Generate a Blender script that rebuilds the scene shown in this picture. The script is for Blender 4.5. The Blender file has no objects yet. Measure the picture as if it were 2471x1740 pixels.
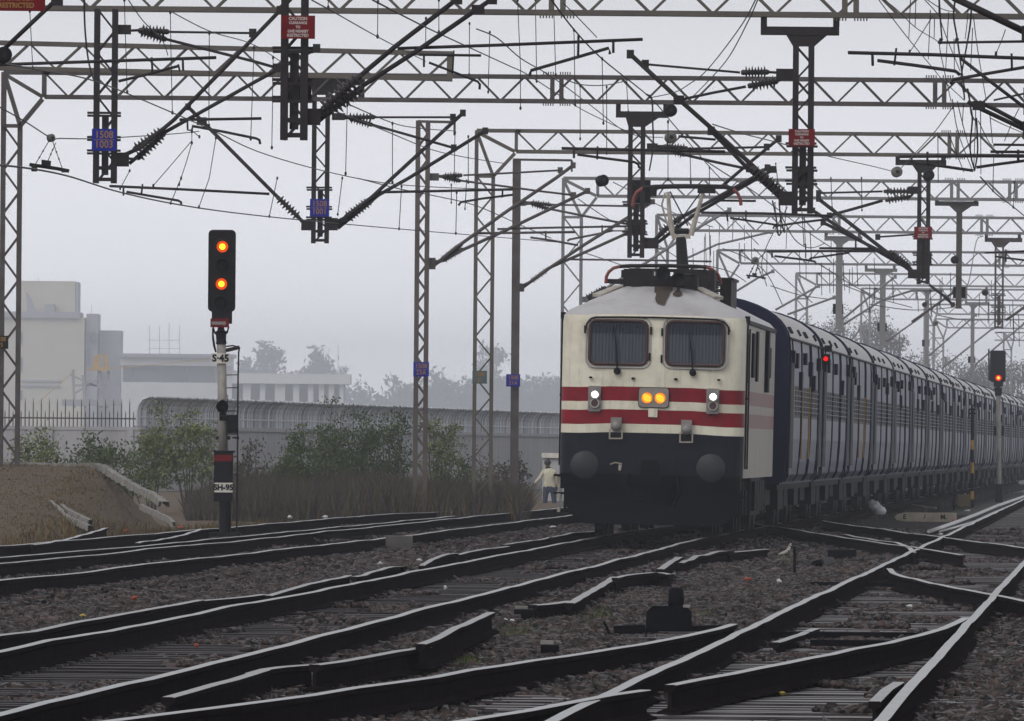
import bpy, bmesh, math, random
import numpy as np
from mathutils import Vector, Matrix, noise
random.seed(7)
rng = np.random.default_rng(7)
SC = bpy.context.scene
COL = SC.collection
PI = math.pi
V = Vector
# ---------------------------------------------------------------- camera
F = 31500.0; CX, CY = 1235.5, 870.0; CAMH = 1.40; ROLL = math.radians(0.5)
pit = math.atan((1078 - 870) / F)
fw = V((0, math.cos(pit), math.sin(pit))); r0 = V((1, 0, 0)); u0 = V((0, -math.sin(pit), math.cos(pit)))
cr = r0 * math.cos(ROLL) + u0 * math.sin(ROLL)
cu = u0 * math.cos(ROLL) - r0 * math.sin(ROLL)
CAM = V((0, 0, CAMH))
cd = bpy.data.cameras.new("camera"); cam = bpy.data.objects.new("camera", cd); COL.objects.link(cam)
cam.matrix_world = Matrix(((cr.x, cu.x, -fw.x, 0), (cr.y, cu.y, -fw.y, 0), (cr.z, cu.z, -fw.z, CAMH), (0, 0, 0, 1)))
cd.sensor_width = 36; cd.sensor_fit = 'HORIZONTAL'; cd.lens = F * 36 / 2471.0
cd.clip_start = 1; cd.clip_end = 14000
SC.camera = cam
def ray(x, y):
    return fw + cr * ((x - CX) / F) + cu * ((CY - y) / F)
def P(x, y, Y):                       # photo measure -> point at distance Y
    d = ray(x, y); return CAM + d * (Y / d.y)
def G(x, y, z=0.0):                   # photo measure -> point at height z
    d = ray(x, y); return CAM + d * ((z - CAMH) / d.z)
def L(px, Y):                         # pixels -> metres at distance Y
    return px * Y / F
# ---------------------------------------------------------------- mesh builder
class MB:
    def __init__(s): s.v = []; s.f = []; s.m = []; s.mi = 0; s.sm = []; s.smooth = False
    def add(s, vs, fs):
        o = len(s.v); s.v += [tuple(v) for v in vs]
        for f in fs: s.f.append(tuple(i + o for i in f)); s.m.append(s.mi); s.sm.append(s.smooth)
        return s
    def box(s, c, d, rz=0.0, M=None):
        x, y, z = d[0] / 2, d[1] / 2, d[2] / 2
        vs = [V((a * x, b * y, e * z)) for e in (-1, 1) for b in (-1, 1) for a in (-1, 1)]
        if M is not None: vs = [M @ v for v in vs]
        elif rz: R = Matrix.Rotation(rz, 3, 'Z'); vs = [R @ v for v in vs]
        c = V(c)
        return s.add([v + c for v in vs], [(0, 2, 3, 1), (4, 5, 7, 6), (0, 1, 5, 4), (2, 6, 7, 3), (0, 4, 6, 2), (1, 3, 7, 5)])
    def bx(s, x0, x1, y0, y1, z0, z1):
        return s.box(((x0 + x1) / 2, (y0 + y1) / 2, (z0 + z1) / 2), (abs(x1 - x0), abs(y1 - y0), abs(z1 - z0)))
    def frame(s, a, b, up=(0, 0, 1)):
        d = (V(b) - V(a)); l = d.length; d = d / max(l, 1e-9); up = V(up)
        if abs(d.dot(up)) > .98: up = V((0, 1, 0)) if abs(d.y) < .9 else V((1, 0, 0))
        x = d.cross(up).normalized(); y = x.cross(d).normalized()
        return d, x, y, l
    def bar(s, a, b, w, h, up=(0, 0, 1)):
        d, x, y, l = s.frame(a, b, up); a = V(a); b = V(b)
        vs = [p + x * (i * w / 2) + y * (j * h / 2) for p in (a, b) for i, j in ((-1, -1), (1, -1), (1, 1), (-1, 1))]
        return s.add(vs, [(0, 1, 2, 3), (7, 6, 5, 4), (0, 4, 5, 1), (1, 5, 6, 2), (2, 6, 7, 3), (3, 7, 4, 0)])
    def tube(s, pts, r, n=6, cap=True):
        pts = [V(p) for p in pts]; k = len(pts)
        rs = r if isinstance(r, (list, tuple)) else [r] * k
        vs = []; fs = []; px = None
        for i, p in enumerate(pts):
            d = (pts[min(i + 1, k - 1)] - pts[max(i - 1, 0)])
            if d.length < 1e-9: d = V((0, 0, 1))
            d.normalize()
            if px is None:
                up = V((0, 0, 1)) if abs(d.z) < .9 else V((1, 0, 0)); x = d.cross(up).normalized()
            else:
                x = (px - d * px.dot(d)); x = x.normalized() if x.length > 1e-6 else d.orthogonal().normalized()
            px = x; y = d.cross(x)
            for j in range(n):
                t = 2 * PI * j / n; vs.append(p + x * (math.cos(t) * rs[i]) + y * (math.sin(t) * rs[i]))
        for i in range(k - 1):
            for j in range(n):
                a = i * n + j; b = i * n + (j + 1) % n; fs.append((a, b, b + n, a + n))
        if cap: fs.append(tuple(range(n - 1, -1, -1))); fs.append(tuple(range((k - 1) * n, k * n)))
        return s.add(vs, fs)
    def lathe(s, a, b, prof, n=14):     # prof: (t along a->b in metres, radius)
        d, x, y, l = s.frame(a, b); a = V(a); vs = []; fs = []
        for t, r in prof:
            for j in range(n):
                q = 2 * PI * j / n; vs.append(a + d * t + x * (math.cos(q) * r) + y * (math.sin(q) * r))
        k = len(prof)
        for i in range(k - 1):
            for j in range(n):
                p = i * n + j; q = i * n + (j + 1) % n; fs.append((p, q, q + n, p + n))
        fs.append(tuple(range(n - 1, -1, -1))); fs.append(tuple(range((k - 1) * n, k * n)))
        return s.add(vs, fs)
    def disc(s, a, b, r, n=18):
        return s.lathe(a, b, [(0, r), ((V(b) - V(a)).length, r)], n)
    def prism(s, poly, ax, h0, h1):     # poly 2D; ax: function (u,v,h)->point
        n = len(poly); vs = [ax(u, v, h) for h in (h0, h1) for u, v in poly]
        fs = [tuple(range(n - 1, -1, -1)), tuple(range(n, 2 * n))] + [(i, (i + 1) % n, n + (i + 1) % n, n + i) for i in range(n)]
        return s.add(vs, fs)
    def ell(s, c, r, n=10, m=7):
        c = V(c); vs = []; fs = []
        for i in range(m + 1):
            t = PI * i / m
            for j in range(n):
                q = 2 * PI * j / n; vs.append(c + V((r[0] * math.sin(t) * math.cos(q), r[1] * math.sin(t) * math.sin(q), r[2] * math.cos(t))))
        for i in range(m):
            for j in range(n):
                fs.append((i * n + j, (i + 1) * n + j, (i + 1) * n + (j + 1) % n, i * n + (j + 1) % n))
        return s.add(vs, fs)
    def build(s, name, mats, parent=None, loc=None, fix=True):
        me = bpy.data.meshes.new(name); me.from_pydata(s.v, [], s.f)
        mats = mats if isinstance(mats, (list, tuple)) else [mats]
        for m in mats: me.materials.append(m)
        if len(mats) > 1: me.polygons.foreach_set('material_index', s.m)
        if any(s.sm): me.polygons.foreach_set('use_smooth', s.sm)
        if fix:
            bm = bmesh.new(); bm.from_mesh(me); bmesh.ops.recalc_face_normals(bm, faces=bm.faces); bm.to_mesh(me); bm.free()
        me.update()
        o = bpy.data.objects.new(name, me); COL.objects.link(o)
        if parent is not None:
            o.parent = parent
            if loc is None: o.matrix_parent_inverse = parent_inv(parent)
        if loc is not None: o.location = loc
        return o
def world_m(o):
    m = Matrix.LocRotScale(o.location, o.rotation_euler, o.scale)
    return world_m(o.parent) @ o.matrix_parent_inverse @ m if o.parent is not None else m
def parent_inv(p): return world_m(p).inverted()
def tag(o, label=None, cat=None, group=None, kind=None):
    if label: o['label'] = label
    if cat: o['category'] = cat
    if group: o['group'] = group
    if kind: o['kind'] = kind
    return o
def empty(name, loc=(0, 0, 0), label=None, cat=None, group=None, rz=0):
    o = bpy.data.objects.new(name, None); COL.objects.link(o); o.location = loc; o.rotation_euler = (0, 0, rz); o.empty_display_size = .2
    return tag(o, label, cat, group)
def kids(o): return [c for c in o.children]
def copy_tree(o, parent=None):
    c = o.copy(); COL.objects.link(c)
    if parent is not None: c.parent = parent
    for k in o.children: copy_tree(k, c)
    return c
# ---------------------------------------------------------------- materials
def mat(name, col, rough=.6, metal=0.0, var=.25, scale=8.0, col2=None, mix=.5, bump=0.0, bscale=60.0, spec=.5, island=0.0, coat=0.0, stretch=None):
    m = bpy.data.materials.new(name); m.use_nodes = True; N = m.node_tree.nodes; K = m.node_tree.links
    b = N['Principled BSDF']; b.inputs['Roughness'].default_value = rough; b.inputs['Metallic'].default_value = metal
    b.inputs['Specular IOR Level'].default_value = spec
    if coat: b.inputs['Coat Weight'].default_value = coat; b.inputs['Coat Roughness'].default_value = .08
    tc = N.new('ShaderNodeTexCoord'); src = tc.outputs['Object']
    if stretch:
        mp = N.new('ShaderNodeMapping'); mp.inputs['Scale'].default_value = stretch; K.new(src, mp.inputs['Vector']); src = mp.outputs['Vector']
    n1 = N.new('ShaderNodeTexNoise'); n1.inputs['Scale'].default_value = scale; n1.inputs['Detail'].default_value = 6; n1.inputs['Roughness'].default_value = .65
    K.new(src, n1.inputs['Vector'])
    rp = N.new('ShaderNodeValToRGB'); c2 = col2 or tuple(c * (1 - var) for c in col)
    a = .5 - .22; e = rp.color_ramp.elements
    e[0].position = max(0, mix - .17); e[1].position = min(1, mix + .17)
    e[0].color = (*c2, 1); e[1].color = (*col, 1)
    K.new(n1.outputs['Fac'], rp.inputs['Fac']); out = rp.outputs['Color']
    if island:
        g = N.new('ShaderNodeNewGeometry'); mu = N.new('ShaderNodeMapRange')
        mu.inputs['To Min'].default_value = 1 - island; mu.inputs['To Max'].default_value = 1 + island
        K.new(g.outputs['Random Per Island'], mu.inputs['Value'])
        hs = N.new('ShaderNodeHueSaturation'); K.new(mu.outputs['Result'], hs.inputs['Value']); K.new(out, hs.inputs['Color']); out = hs.outputs['Color']
    K.new(out, b.inputs['Base Color'])
    rr = N.new('ShaderNodeMapRange'); rr.inputs['To Min'].default_value = max(0.03, rough - .12); rr.inputs['To Max'].default_value = min(1, rough + .12)
    K.new(n1.outputs['Fac'], rr.inputs['Value']); K.new(rr.outputs['Result'], b.inputs['Roughness'])
    if bump:
        n2 = N.new('ShaderNodeTexNoise'); n2.inputs['Scale'].default_value = bscale; n2.inputs['Detail'].default_value = 4; K.new(src, n2.inputs['Vector'])
        bp = N.new('ShaderNodeBump'); bp.inputs['Strength'].default_value = bump; bp.inputs['Distance'].default_value = .02
        K.new(n2.outputs['Fac'], bp.inputs['Height']); K.new(bp.outputs['Normal'], b.inputs['Normal'])
    return m
def emat(name, col, s):
    m = bpy.data.materials.new(name); m.use_nodes = True; N = m.node_tree.nodes; K = m.node_tree.links
    N.remove(N['Principled BSDF']); e = N.new('ShaderNodeEmission'); e.inputs['Color'].default_value = (*col, 1); e.inputs['Strength'].default_value = s
    K.new(e.outputs[0], N['Material Output'].inputs['Surface']); return m
M = {}
def grime(m, streak=.5, speck=.5, col=(.10, .075, .05), sscale=(5, 5, .5)):
    N = m.node_tree.nodes; K = m.node_tree.links; b = N['Principled BSDF']; src = b.inputs['Base Color'].links[0].from_socket
    tc = N.new('ShaderNodeTexCoord'); mp = N.new('ShaderNodeMapping'); mp.inputs['Scale'].default_value = sscale; K.new(tc.outputs['Object'], mp.inputs['Vector'])
    for vec, sc, lo, hi, amt in ((mp.outputs['Vector'], 2.2, .52, .78, streak), (tc.outputs['Object'], 34.0, .66, .74, speck), (tc.outputs['Object'], 1.3, .5, .8, streak * .7)):
        n = N.new('ShaderNodeTexNoise'); n.inputs['Scale'].default_value = sc; n.inputs['Detail'].default_value = 8; n.inputs['Roughness'].default_value = .7; K.new(vec, n.inputs['Vector'])
        r = N.new('ShaderNodeMapRange'); r.inputs['From Min'].default_value = lo; r.inputs['From Max'].default_value = hi; r.inputs['To Max'].default_value = amt; K.new(n.outputs['Fac'], r.inputs['Value'])
        x = N.new('ShaderNodeMixRGB'); x.inputs['Color2'].default_value = (*col, 1); K.new(r.outputs['Result'], x.inputs['Fac']); K.new(src, x.inputs['Color1']); src = x.outputs['Color']
    K.new(src, b.inputs['Base Color']); return m
M['rail_top'] = mat('worn_rail_head', (.46, .46, .46), .36, 1.0, .35, 1.2)
M['rail_side'] = mat('rusty_rail_side', (.016, .012, .012), .8, 0, .5, 6.0, col2=(.008, .006, .007), spec=.0)
M['old_top'] = mat('wet_spare_rail_top', (.34, .335, .33), .34, .9, .5, 1.2)
M['sleeper'] = mat('wet_concrete_sleeper', (.050, .044, .048), .5, 0, .5, 3.0, col2=(.012, .010, .010), stretch=(3, 30, 30), spec=.05)
M['timber'] = mat('wet_timber_sleeper', (.12, .108, .11), .36, 0, .6, 2.2, col2=(.014, .011, .010), mix=.55, stretch=(1.2, 30, 30), spec=.16)
M['stone'] = mat('ballast_stone', (.050, .034, .030), .45, 0, .5, 1.2, col2=(.012, .008, .007), island=.97, spec=.2)
M['soil'] = mat('dark_ballast_bed', (.014, .010, .0095), .8, 0, .5, 9.0, bump=.5, bscale=18, spec=.05)
M['earth'] = mat('scrub_ground', (.05, .045, .035), .9, 0, .4, .5, col2=(.035, .04, .025), bump=.4, bscale=6)
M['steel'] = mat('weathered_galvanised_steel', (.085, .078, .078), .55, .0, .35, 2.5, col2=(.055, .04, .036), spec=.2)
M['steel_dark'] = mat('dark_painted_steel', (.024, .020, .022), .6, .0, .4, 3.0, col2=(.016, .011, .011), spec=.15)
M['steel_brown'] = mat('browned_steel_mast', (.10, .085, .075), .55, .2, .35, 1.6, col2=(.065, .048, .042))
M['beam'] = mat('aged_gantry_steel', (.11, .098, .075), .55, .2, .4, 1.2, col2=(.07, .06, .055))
M['insul'] = mat('brown_porcelain', (.028, .021, .022), .3, 0, .3, 10, spec=.25)
M['wire'] = mat('dark_copper_wire', (.022, .020, .021), .5, .0, .2, 5, spec=.1)
M['blue_plate'] = mat('blue_enamel_plate', (.010, .020, .26), .5, 0, .2, 5, spec=.1)
M['orange_paint'] = mat('faded_orange_lettering', (.30, .15, .03), .6, 0, .3, 12)
M['red_plate'] = mat('red_enamel_plate', (.16, .005, .009), .5, 0, .35, 6, spec=.1)
M['white_paint'] = mat('aged_white_paint', (.66, .64, .60), .55, 0, .25, 6, col2=(.48, .45, .40))
M['sign_white'] = mat('dull_white_sign_lettering', (.50, .44, .42), .6, 0, .3, 12)
M['black_paint'] = mat('black_paint', (.008, .008, .011), .55, 0, .4, 6, spec=.12)
def text(name, s, size, m, parent, fx, depth=.004, bold=0.0, sx=1.0):
    c = bpy.data.curves.new(name, 'FONT'); c.body = s; c.size = size; c.align_x = 'CENTER'; c.align_y = 'CENTER'; c.extrude = depth; c.offset = bold; c.resolution_u = 3
    t = bpy.data.objects.new('tmp_text', c); COL.objects.link(t)
    dg = bpy.context.evaluated_depsgraph_get(); me = bpy.data.meshes.new_from_object(t.evaluated_get(dg)); bpy.data.objects.remove(t); bpy.data.curves.remove(c)
    me.name = name; me.materials.clear(); me.materials.append(m)
    for v in me.vertices: v.co = fx(v.co.x * sx, v.co.y, v.co.z)
    o = bpy.data.objects.new(name, me); COL.objects.link(o); o.parent = parent
    return o
def mix3(a, b, t): return V(a) * (1 - t) + V(b) * t
# ---------------------------------------------------------------- world, light, haze
W = bpy.data.worlds.new("World"); SC.world = W; W.use_nodes = True
N = W.node_tree.nodes; K = W.node_tree.links; bg = N['Background']
SUN_EL, SUN_AZ = 38.0, 215.0      # azimuth clockwise from +Y
sky = N.new('ShaderNodeTexSky'); sky.sky_type = 'NISHITA'; sky.sun_disc = False
sky.sun_elevation = math.radians(SUN_EL); sky.sun_rotation = math.radians(SUN_AZ); sky.dust_density = 4.0; sky.air_density = 1.0
hs = N.new('ShaderNodeHueSaturation'); hs.inputs['Saturation'].default_value = .18
mx = N.new('ShaderNodeMixRGB'); mx.inputs['Fac'].default_value = .72; mx.inputs['Color2'].default_value = (6.75, 6.8, 7.2, 1)
K.new(sky.outputs[0], hs.inputs['Color']); K.new(hs.outputs[0], mx.inputs['Color1']); tcw = N.new('ShaderNodeTexCoord'); sx = N.new('ShaderNodeSeparateXYZ'); K.new(tcw.outputs['Generated'], sx.inputs[0])
mr = N.new('ShaderNodeMapRange'); mr.inputs['From Min'].default_value = 0.0; mr.inputs['From Max'].default_value = .045; mr.inputs['To Min'].default_value = 2.5; mr.inputs['To Max'].default_value = 1.0
K.new(sx.outputs['Z'], mr.inputs['Value']); vm = N.new('ShaderNodeVectorMath'); vm.operation = 'SCALE'; K.new(mx.outputs[0], vm.inputs[0]); K.new(mr.outputs['Result'], vm.inputs['Scale']); K.new(vm.outputs[0], bg.inputs['Color'])
bg.inputs['Strength'].default_value = .10
sd = bpy.data.lights.new('sun', 'SUN'); so = bpy.data.objects.new('sun', sd); COL.objects.link(so)
sd.energy = .8; sd.angle = math.radians(40); sd.color = (1, .97, .93)
az = math.radians(SUN_AZ); el = math.radians(SUN_EL)
dirv = V((math.sin(az) * math.cos(el), math.cos(az) * math.cos(el), math.sin(el)))
so.rotation_euler = dirv.to_track_quat('Z', 'Y').to_euler()
SC.view_settings.view_transform = 'Standard'; SC.view_settings.look = 'None'; SC.view_settings.gamma = 1; SC.view_settings.exposure = 0.15
SC.cycles.volume_bounces = 3; SC.cycles.max_bounces = 8; SC.cycles.use_denoising = True; SC.cycles.volume_step_rate = 5
SC.cycles.sample_clamp_indirect = 6
# haze box
hz = MB(); hz.bx(-600, 700, -40, 6200, -1.7, 50)
hm = bpy.data.materials.new('morning_haze'); hm.use_nodes = True; N = hm.node_tree.nodes; K = hm.node_tree.links
N.remove(N['Principled BSDF']); pv = N.new('ShaderNodeVolumePrincipled')
pv.inputs['Color'].default_value = (.86, .89, .97, 1); pv.inputs['Density'].default_value = .00025; pv.inputs['Anisotropy'].default_value = .1
K.new(pv.outputs[0], N['Material Output'].inputs['Volume'])
tag(hz.build('haze', hm), 'pale morning haze that fades the far buildings and trees', 'haze', kind='stuff')
# ---------------------------------------------------------------- ground
g = MB(); g.add([(-700, -60, -.62), (700, -60, -.62), (900, 7000, -.62), (-900, 7000, -.62)], [(0, 1, 2, 3)])
tag(g.build('ground', M['earth'], fix=False), 'flat earth ground under the railway', 'ground', kind='structure')
def pl(pts):
    xs = [p[0] for p in pts]; ys = [p[1] for p in pts]
    return lambda t: float(np.interp(t, xs, ys)) if xs[0] <= t <= xs[-1] else (ys[0] + (t - xs[0]) * (ys[1] - ys[0]) / (xs[1] - xs[0]) if t < xs[0] else ys[-1] + (t - xs[-1]) * (ys[-1] - ys[-2]) / (xs[-1] - xs[-2]))
def smooth(f, w=14.0):
    return lambda t: (f(t - w) + 2 * f(t - w / 2) + 2 * f(t) + 2 * f(t + w / 2) + f(t + w)) / 8
# centre lines X(Y) measured on the photo
T_main = smooth(pl([(30, -5.05), (66.8, -3.46), (88, -2.58), (129, -.9), (170, .76), (206, 2.25), (223, 3.1), (285, 6.15), (360, 9.9), (440, 13.9), (700, 27.4)]))
T_left = smooth(pl([(90, -8.0), (132, -6.0), (168, -4.25), (194, -2.95), (236, -1.05), (276, .72), (300, 2.0), (400, 7.0), (600, 17.0)]))
T_right = pl([(20, -1.16), (67, 1.05), (600, 26.1)])
T_side = smooth(pl([(120, -8.9), (165, -6.75), (176, -6.06), (225, -3.72), (266, -1.8), (290, .5), (300, 1.4)]), 6)
T_x1 = smooth(pl([(40, -4.9), (60, -1.95), (66, -1.13), (74, -.2), (83, .74), (93, 1.72), (101, 2.42), (109, 2.95), (114, 3.24)]), 4)
T_x2 = smooth(pl([(120, 8.35), (188, 6.55), (198, 6.62), (206, 6.3), (232, 4.9), (250, 4.7)]), 3)
T_x2 = pl([(110, 8.4), (160, 7.32), (190, 6.60), (215, 6.05), (245, 5.45), (262, 5.2)])
def cl(f, y): return V((f(y), y, 0))
def nrm(f, y):
    d = V((f(y + .5) - f(y - .5), 1, 0)).normalized(); return V((d.y, -d.x, 0))
def dip(y, k): return .016 * noise.noise(V((y * .11, k * 7.3, 0))) + .010 * noise.noise(V((y * .31, k * 3.1, 5)))
RP = [(-.075, -.172), (.075, -.172), (.075, -.160), (.012, -.135), (.010, -.05), (.036, -.035), (.036, -.004), (.030, 0), (-.030, 0), (-.036, -.004), (-.036, -.035), (-.010, -.05), (-.012, -.135), (-.075, -.160)]
def rail_mesh(pts, nrms, sc=1.0):
    b = MB(); n = len(RP); vs = []; k = len(pts)
    for p, q in zip(pts, nrms):
        for u, w in RP: vs.append(p + q * (u * sc) + V((0, 0, w * sc)))
    o = len(b.v); b.v += [tuple(v) for v in vs]
    for i in range(k - 1):
        for j in range(n):
            a = i * n + j; c = i * n + (j + 1) % n
            b.f.append((a, c, c + n, a + n)); b.m.append(1 if j in (6, 7, 8) else 0); b.sm.append(False)
    b.f.append(tuple(range(n))); b.m.append(0); b.sm.append(False)
    b.f.append(tuple(range((k - 1) * n, k * n))); b.m.append(0); b.sm.append(False)
    return b
def ys(a, b, s): n = max(1, int(round((b - a) / s))); return [a + (b - a) * i / n for i in range(n + 1)]
def rail_part(f, off, y0, y1, parent, k, dz=0.0, step=2.0, name='rail', mats=None):
    Y = ys(y0, y1, step)
    pts = [cl(f, y) + nrm(f, y) * off + V((0, 0, dip(y, k) + dz)) for y in Y]
    return rail_mesh(pts, [nrm(f, y) for y in Y]).build(name, mats or [M['rail_side'], M['rail_top']], parent)
M['clip'] = mat('rail_clip_steel', (.075, .07, .07), .4, 0, .6, 2, spec=.3)
def sleepers(f, y0, y1, parent, half=1.37, m=None, sp=.62, skip=0.0, vary=0.0, near=100, zt=-.178, seed=1):
    R = random.Random(seed); m = m or M['sleeper']
    proto = MB().box((0, 0, -.1), (half * 2, .25, .2)); proto.mi = 1
    for q in (-.838, .838):
        for s_ in (-1, 1): proto.box((q + s_ * .09, 0, .006), (.05, .07, .025))
    mesh = None; i = 0; rest = MB(); y = y0
    while y < y1:
        q = nrm(f, y); c = cl(f, y) + V((R.uniform(-.03, .03), 0, zt + R.uniform(-.012, .006) + dip(y, 9) * .5)); a = math.atan2(q.y, q.x) + R.uniform(-.012, .012)
        if i < near:
            if mesh is None:
                o = proto.build('sleeper', [m, M['clip']], parent); mesh = o.data
            else:
                o = bpy.data.objects.new('sleeper', mesh); COL.objects.link(o); o.parent = parent
            o.matrix_parent_inverse = Matrix.Identity(4); o.location = c; o.rotation_euler = (0, 0, a)
            if vary: o.scale = (1 + R.uniform(0, vary), R.uniform(.9, 1.15), 1)
        else: rest.box(c + V((0, 0, -.1)), (half * 2, .25, .2), a)
        i += 1; y += sp * R.uniform(.94, 1.06)
    if rest.v: tag(rest.build('far_sleepers', m, parent), kind='stuff')
def track(name, label, f, y0, y1, k, half=1.37, m=None, rails=((-.838, 0, 0), (.838, 0, 0)), near=100, sl=True, sp=.62, vary=0.0):
    t = empty(name, (0, 0, 0), label, 'railway track', 'tracks of the junction')
    for off, a, b in rails: rail_part(f, off, a or y0, b or y1, t, k + off)
    if sl: sleepers(f, y0, y1, t, half, m, sp, near=near, vary=vary, seed=int(k * 10))
    return t
t_main = track('railway_track', 'long track that the cream and red locomotive stands on', T_main, 58, 620, 1)
t_left = track('railway_track', 'straight track behind the yellow signal post, left of the train', T_left, 115, 520, 2)
t_right = track('railway_track', 'wide near track running up along the right edge past the crossing rails', T_right, 55, 520, 3, 1.45, M['timber'], sp=.60, vary=.35)
t_side = track('railway_track', 'farthest left siding joining its neighbour beyond the signal', T_side, 140, 296, 4, rails=((-.838, 0, 288), (.838, 0, 262)), near=60)
t_x1 = track('railway_track', 'curved crossover rails cutting in from the bottom edge to the right hand track', T_x1, 55, 112, 5, rails=((-.838, 0, 104), (.838, 0, 75.5), (.838, 77.0, 110)), sl=False)
t_x2 = track('railway_track', 'crossover rails slanting back under the train across the right hand track', T_x2, 125, 258, 6, rails=((-.838, 176, 250), (.838, 120, 186), (.838, 187.5, 256)), sl=False)
# guard / wing rails of the crossing
def poly_rail(pix, label, name='check_rail', z=0.0, k=11, mats=None, lift=None, grp='check rails and loose rails by the tracks', sc=1.0):
    pts = [G(x, y, z) for x, y in pix]; out = []
    for a, b in zip(pts, pts[1:]):
        n = max(2, int((b - a).length / 1.5))
        out += [a + (b - a) * (i / n) for i in range(n)]
    out.append(pts[-1])
    for _ in range(2): out = [out[0]] + [(out[i - 1] + out[i] * 2 + out[i + 1]) / 4 for i in range(1, len(out) - 1)] + [out[-1]]
    ns = []
    for i in range(len(out)):
        d = out[min(i + 1, len(out) - 1)] - out[max(i - 1, 0)]; d.z = 0; d.normalize(); ns.append(V((d.y, -d.x, 0)))
    out = [p + V((0, 0, .02 * noise.noise(V((p.y * .25, k, 1))))) for p in out]
    b = rail_mesh(out, ns, sc)
    return tag(b.build(name, mats or [M['rail_side'], M['old_top']]), label, 'rail', grp)
rail_part(T_x2, -.838, 118, 150, t_right, 8, name='wing_rail')
poly_rail([(2146, 1371), (2158, 1384), (2190, 1394), (2355, 1427), (2471, 1448), (2560, 1466)], 'crossing rail from the frog down to the right edge', 'crossing_rail', mats=[M['rail_side'], M['rail_top']])
poly_rail([(2040, 1290), (2092, 1300), (2165, 1309), (2190, 1318), (2206, 1333)], 'short curled wing rail ending beside the right hand track', 'wing_rail', mats=[M['rail_side'], M['rail_top']])
poly_rail([(1869, 1549), (1905, 1540), (1945, 1521), (1968, 1517)], 'short curved check rail between the near right rails', z=-.09)
poly_rail([(2110, 1690), (2140, 1665), (2168, 1645)], 'stub of check rail inside the nearest right rail', z=-.03)
poly_rail([(330, 1310), (380, 1302), (430, 1294), (463, 1284), (484, 1277)], 'thin switch blade closing on the left siding near the signal', 'switch_rail', mats=[M['rail_side'], M['rail_top']])
poly_rail([(77, 1314), (120, 1309), (175, 1297), (220, 1285), (256, 1274)], 'stub rail leaving the siding at the left edge', 'stub_rail', mats=[M['rail_side'], M['rail_top']])
# spare rails laid along both sides of the main track
sp = [
 ([(-60, 1545), (120, 1513), (300, 1480), (484, 1447)], 'bright spare rail left of the main track at the left edge', .0),
 ([(484, 1449), (560, 1443), (637, 1434)], 'short dull spare rail between two spare lengths', -.03),
 ([(646, 1437), (740, 1410), (842, 1388)], 'arched dark spare rail left of the main track', 0.01),
 ([(853, 1393), (900, 1378), (945, 1368), (978, 1369)], 'dark spare rail with drooping far end', 0.0),
 ([(1017, 1364), (1050, 1346), (1078, 1336), (1100, 1335)], 'spare rail end bent up beside the loco track', .02),
 ([(1104, 1337), (1160, 1326), (1225, 1318)], 'spare rail just beyond the bent up end', .0),
 ([(1214, 1314), (1270, 1306), (1331, 1297)], 'spare rail short of the locomotive bogie', .0),
 ([(1331, 1296), (1390, 1284), (1440, 1281)], 'spare rail touching the locomotive steps', .02),
 ([(404, 1682), (520, 1649), (640, 1616)], 'tapered spare rail starting near the bottom edge', .0),
 ([(600, 1627), (680, 1608), (748, 1602)], 'spare rail overlapped by its neighbour near the bottom', -.02),
 ([(759, 1605), (880, 1582), (1030, 1560)], 'pale spare rail in the middle of the near run', .0),
 ([(1015, 1557), (1100, 1515), (1184, 1477)], 'bright spare rail angled up to the right', .03),
 ([(1285, 1460), (1330, 1453), (1374, 1449)], 'low spare rail before the tilted plank', -.05),
 ([(1374, 1457), (1430, 1423), (1484, 1392)], 'wide pale plank tilted across the rail run', -.06),
 ([(1484, 1394), (1545, 1382), (1600, 1380), (1618, 1386)], 'spare rail with curled far end', -.03),
 ([(1592, 1374), (1615, 1357), (1640, 1344)], 'short pale trough lid leaning on the rails', .0),
 ([(1640, 1358), (1690, 1339), (1740, 1330), (1765, 1331)], 'pale trough lid following the curve', -.04),
 ([(1765, 1332), (1820, 1327), (1850, 1326)], 'flat trough lid at the end of the run', -.06)]
for i, (px, lab, dz) in enumerate(sp):
    o = poly_rail(px, lab, 'spare_rail', z=dz, k=20 + i, sc=1.25 if 'plank' in lab or 'lid' in lab else 1.0)
# bed of dark ballast (one sheet, lightly uneven)
def bed_h(x, y): return -.245 + .045 * noise.noise(V((x * .5, y * .12, 3))) + .02 * noise.noise(V((x * 1.7, y * .6, 1)))
X = []; b = MB(); nx = 60; Yg = ys(40, 330, 1.5)
for y in Yg:
    for i in range(nx + 1):
        x = -9.5 + .044 * (y - 100) * 1.0 + (i / nx) * 24 ; e = min(i, nx - i) / nx * 24
        h = bed_h(x, y); h = -.60 + (h + .60) * min(1, e / 1.0) if e < 1 else h
        b.v.append((x, y, h))
for j in range(len(Yg) - 1):
    for i in range(nx):
        a = j * (nx + 1) + i; b.f.append((a, a + 1, a + nx + 2, a + nx + 1)); b.m.append(0); b.sm.append(True)
tag(b.build('ballast_bed', M['soil'], fix=False), 'dark bed of ballast between and under the tracks', 'ground', kind='structure')
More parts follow.
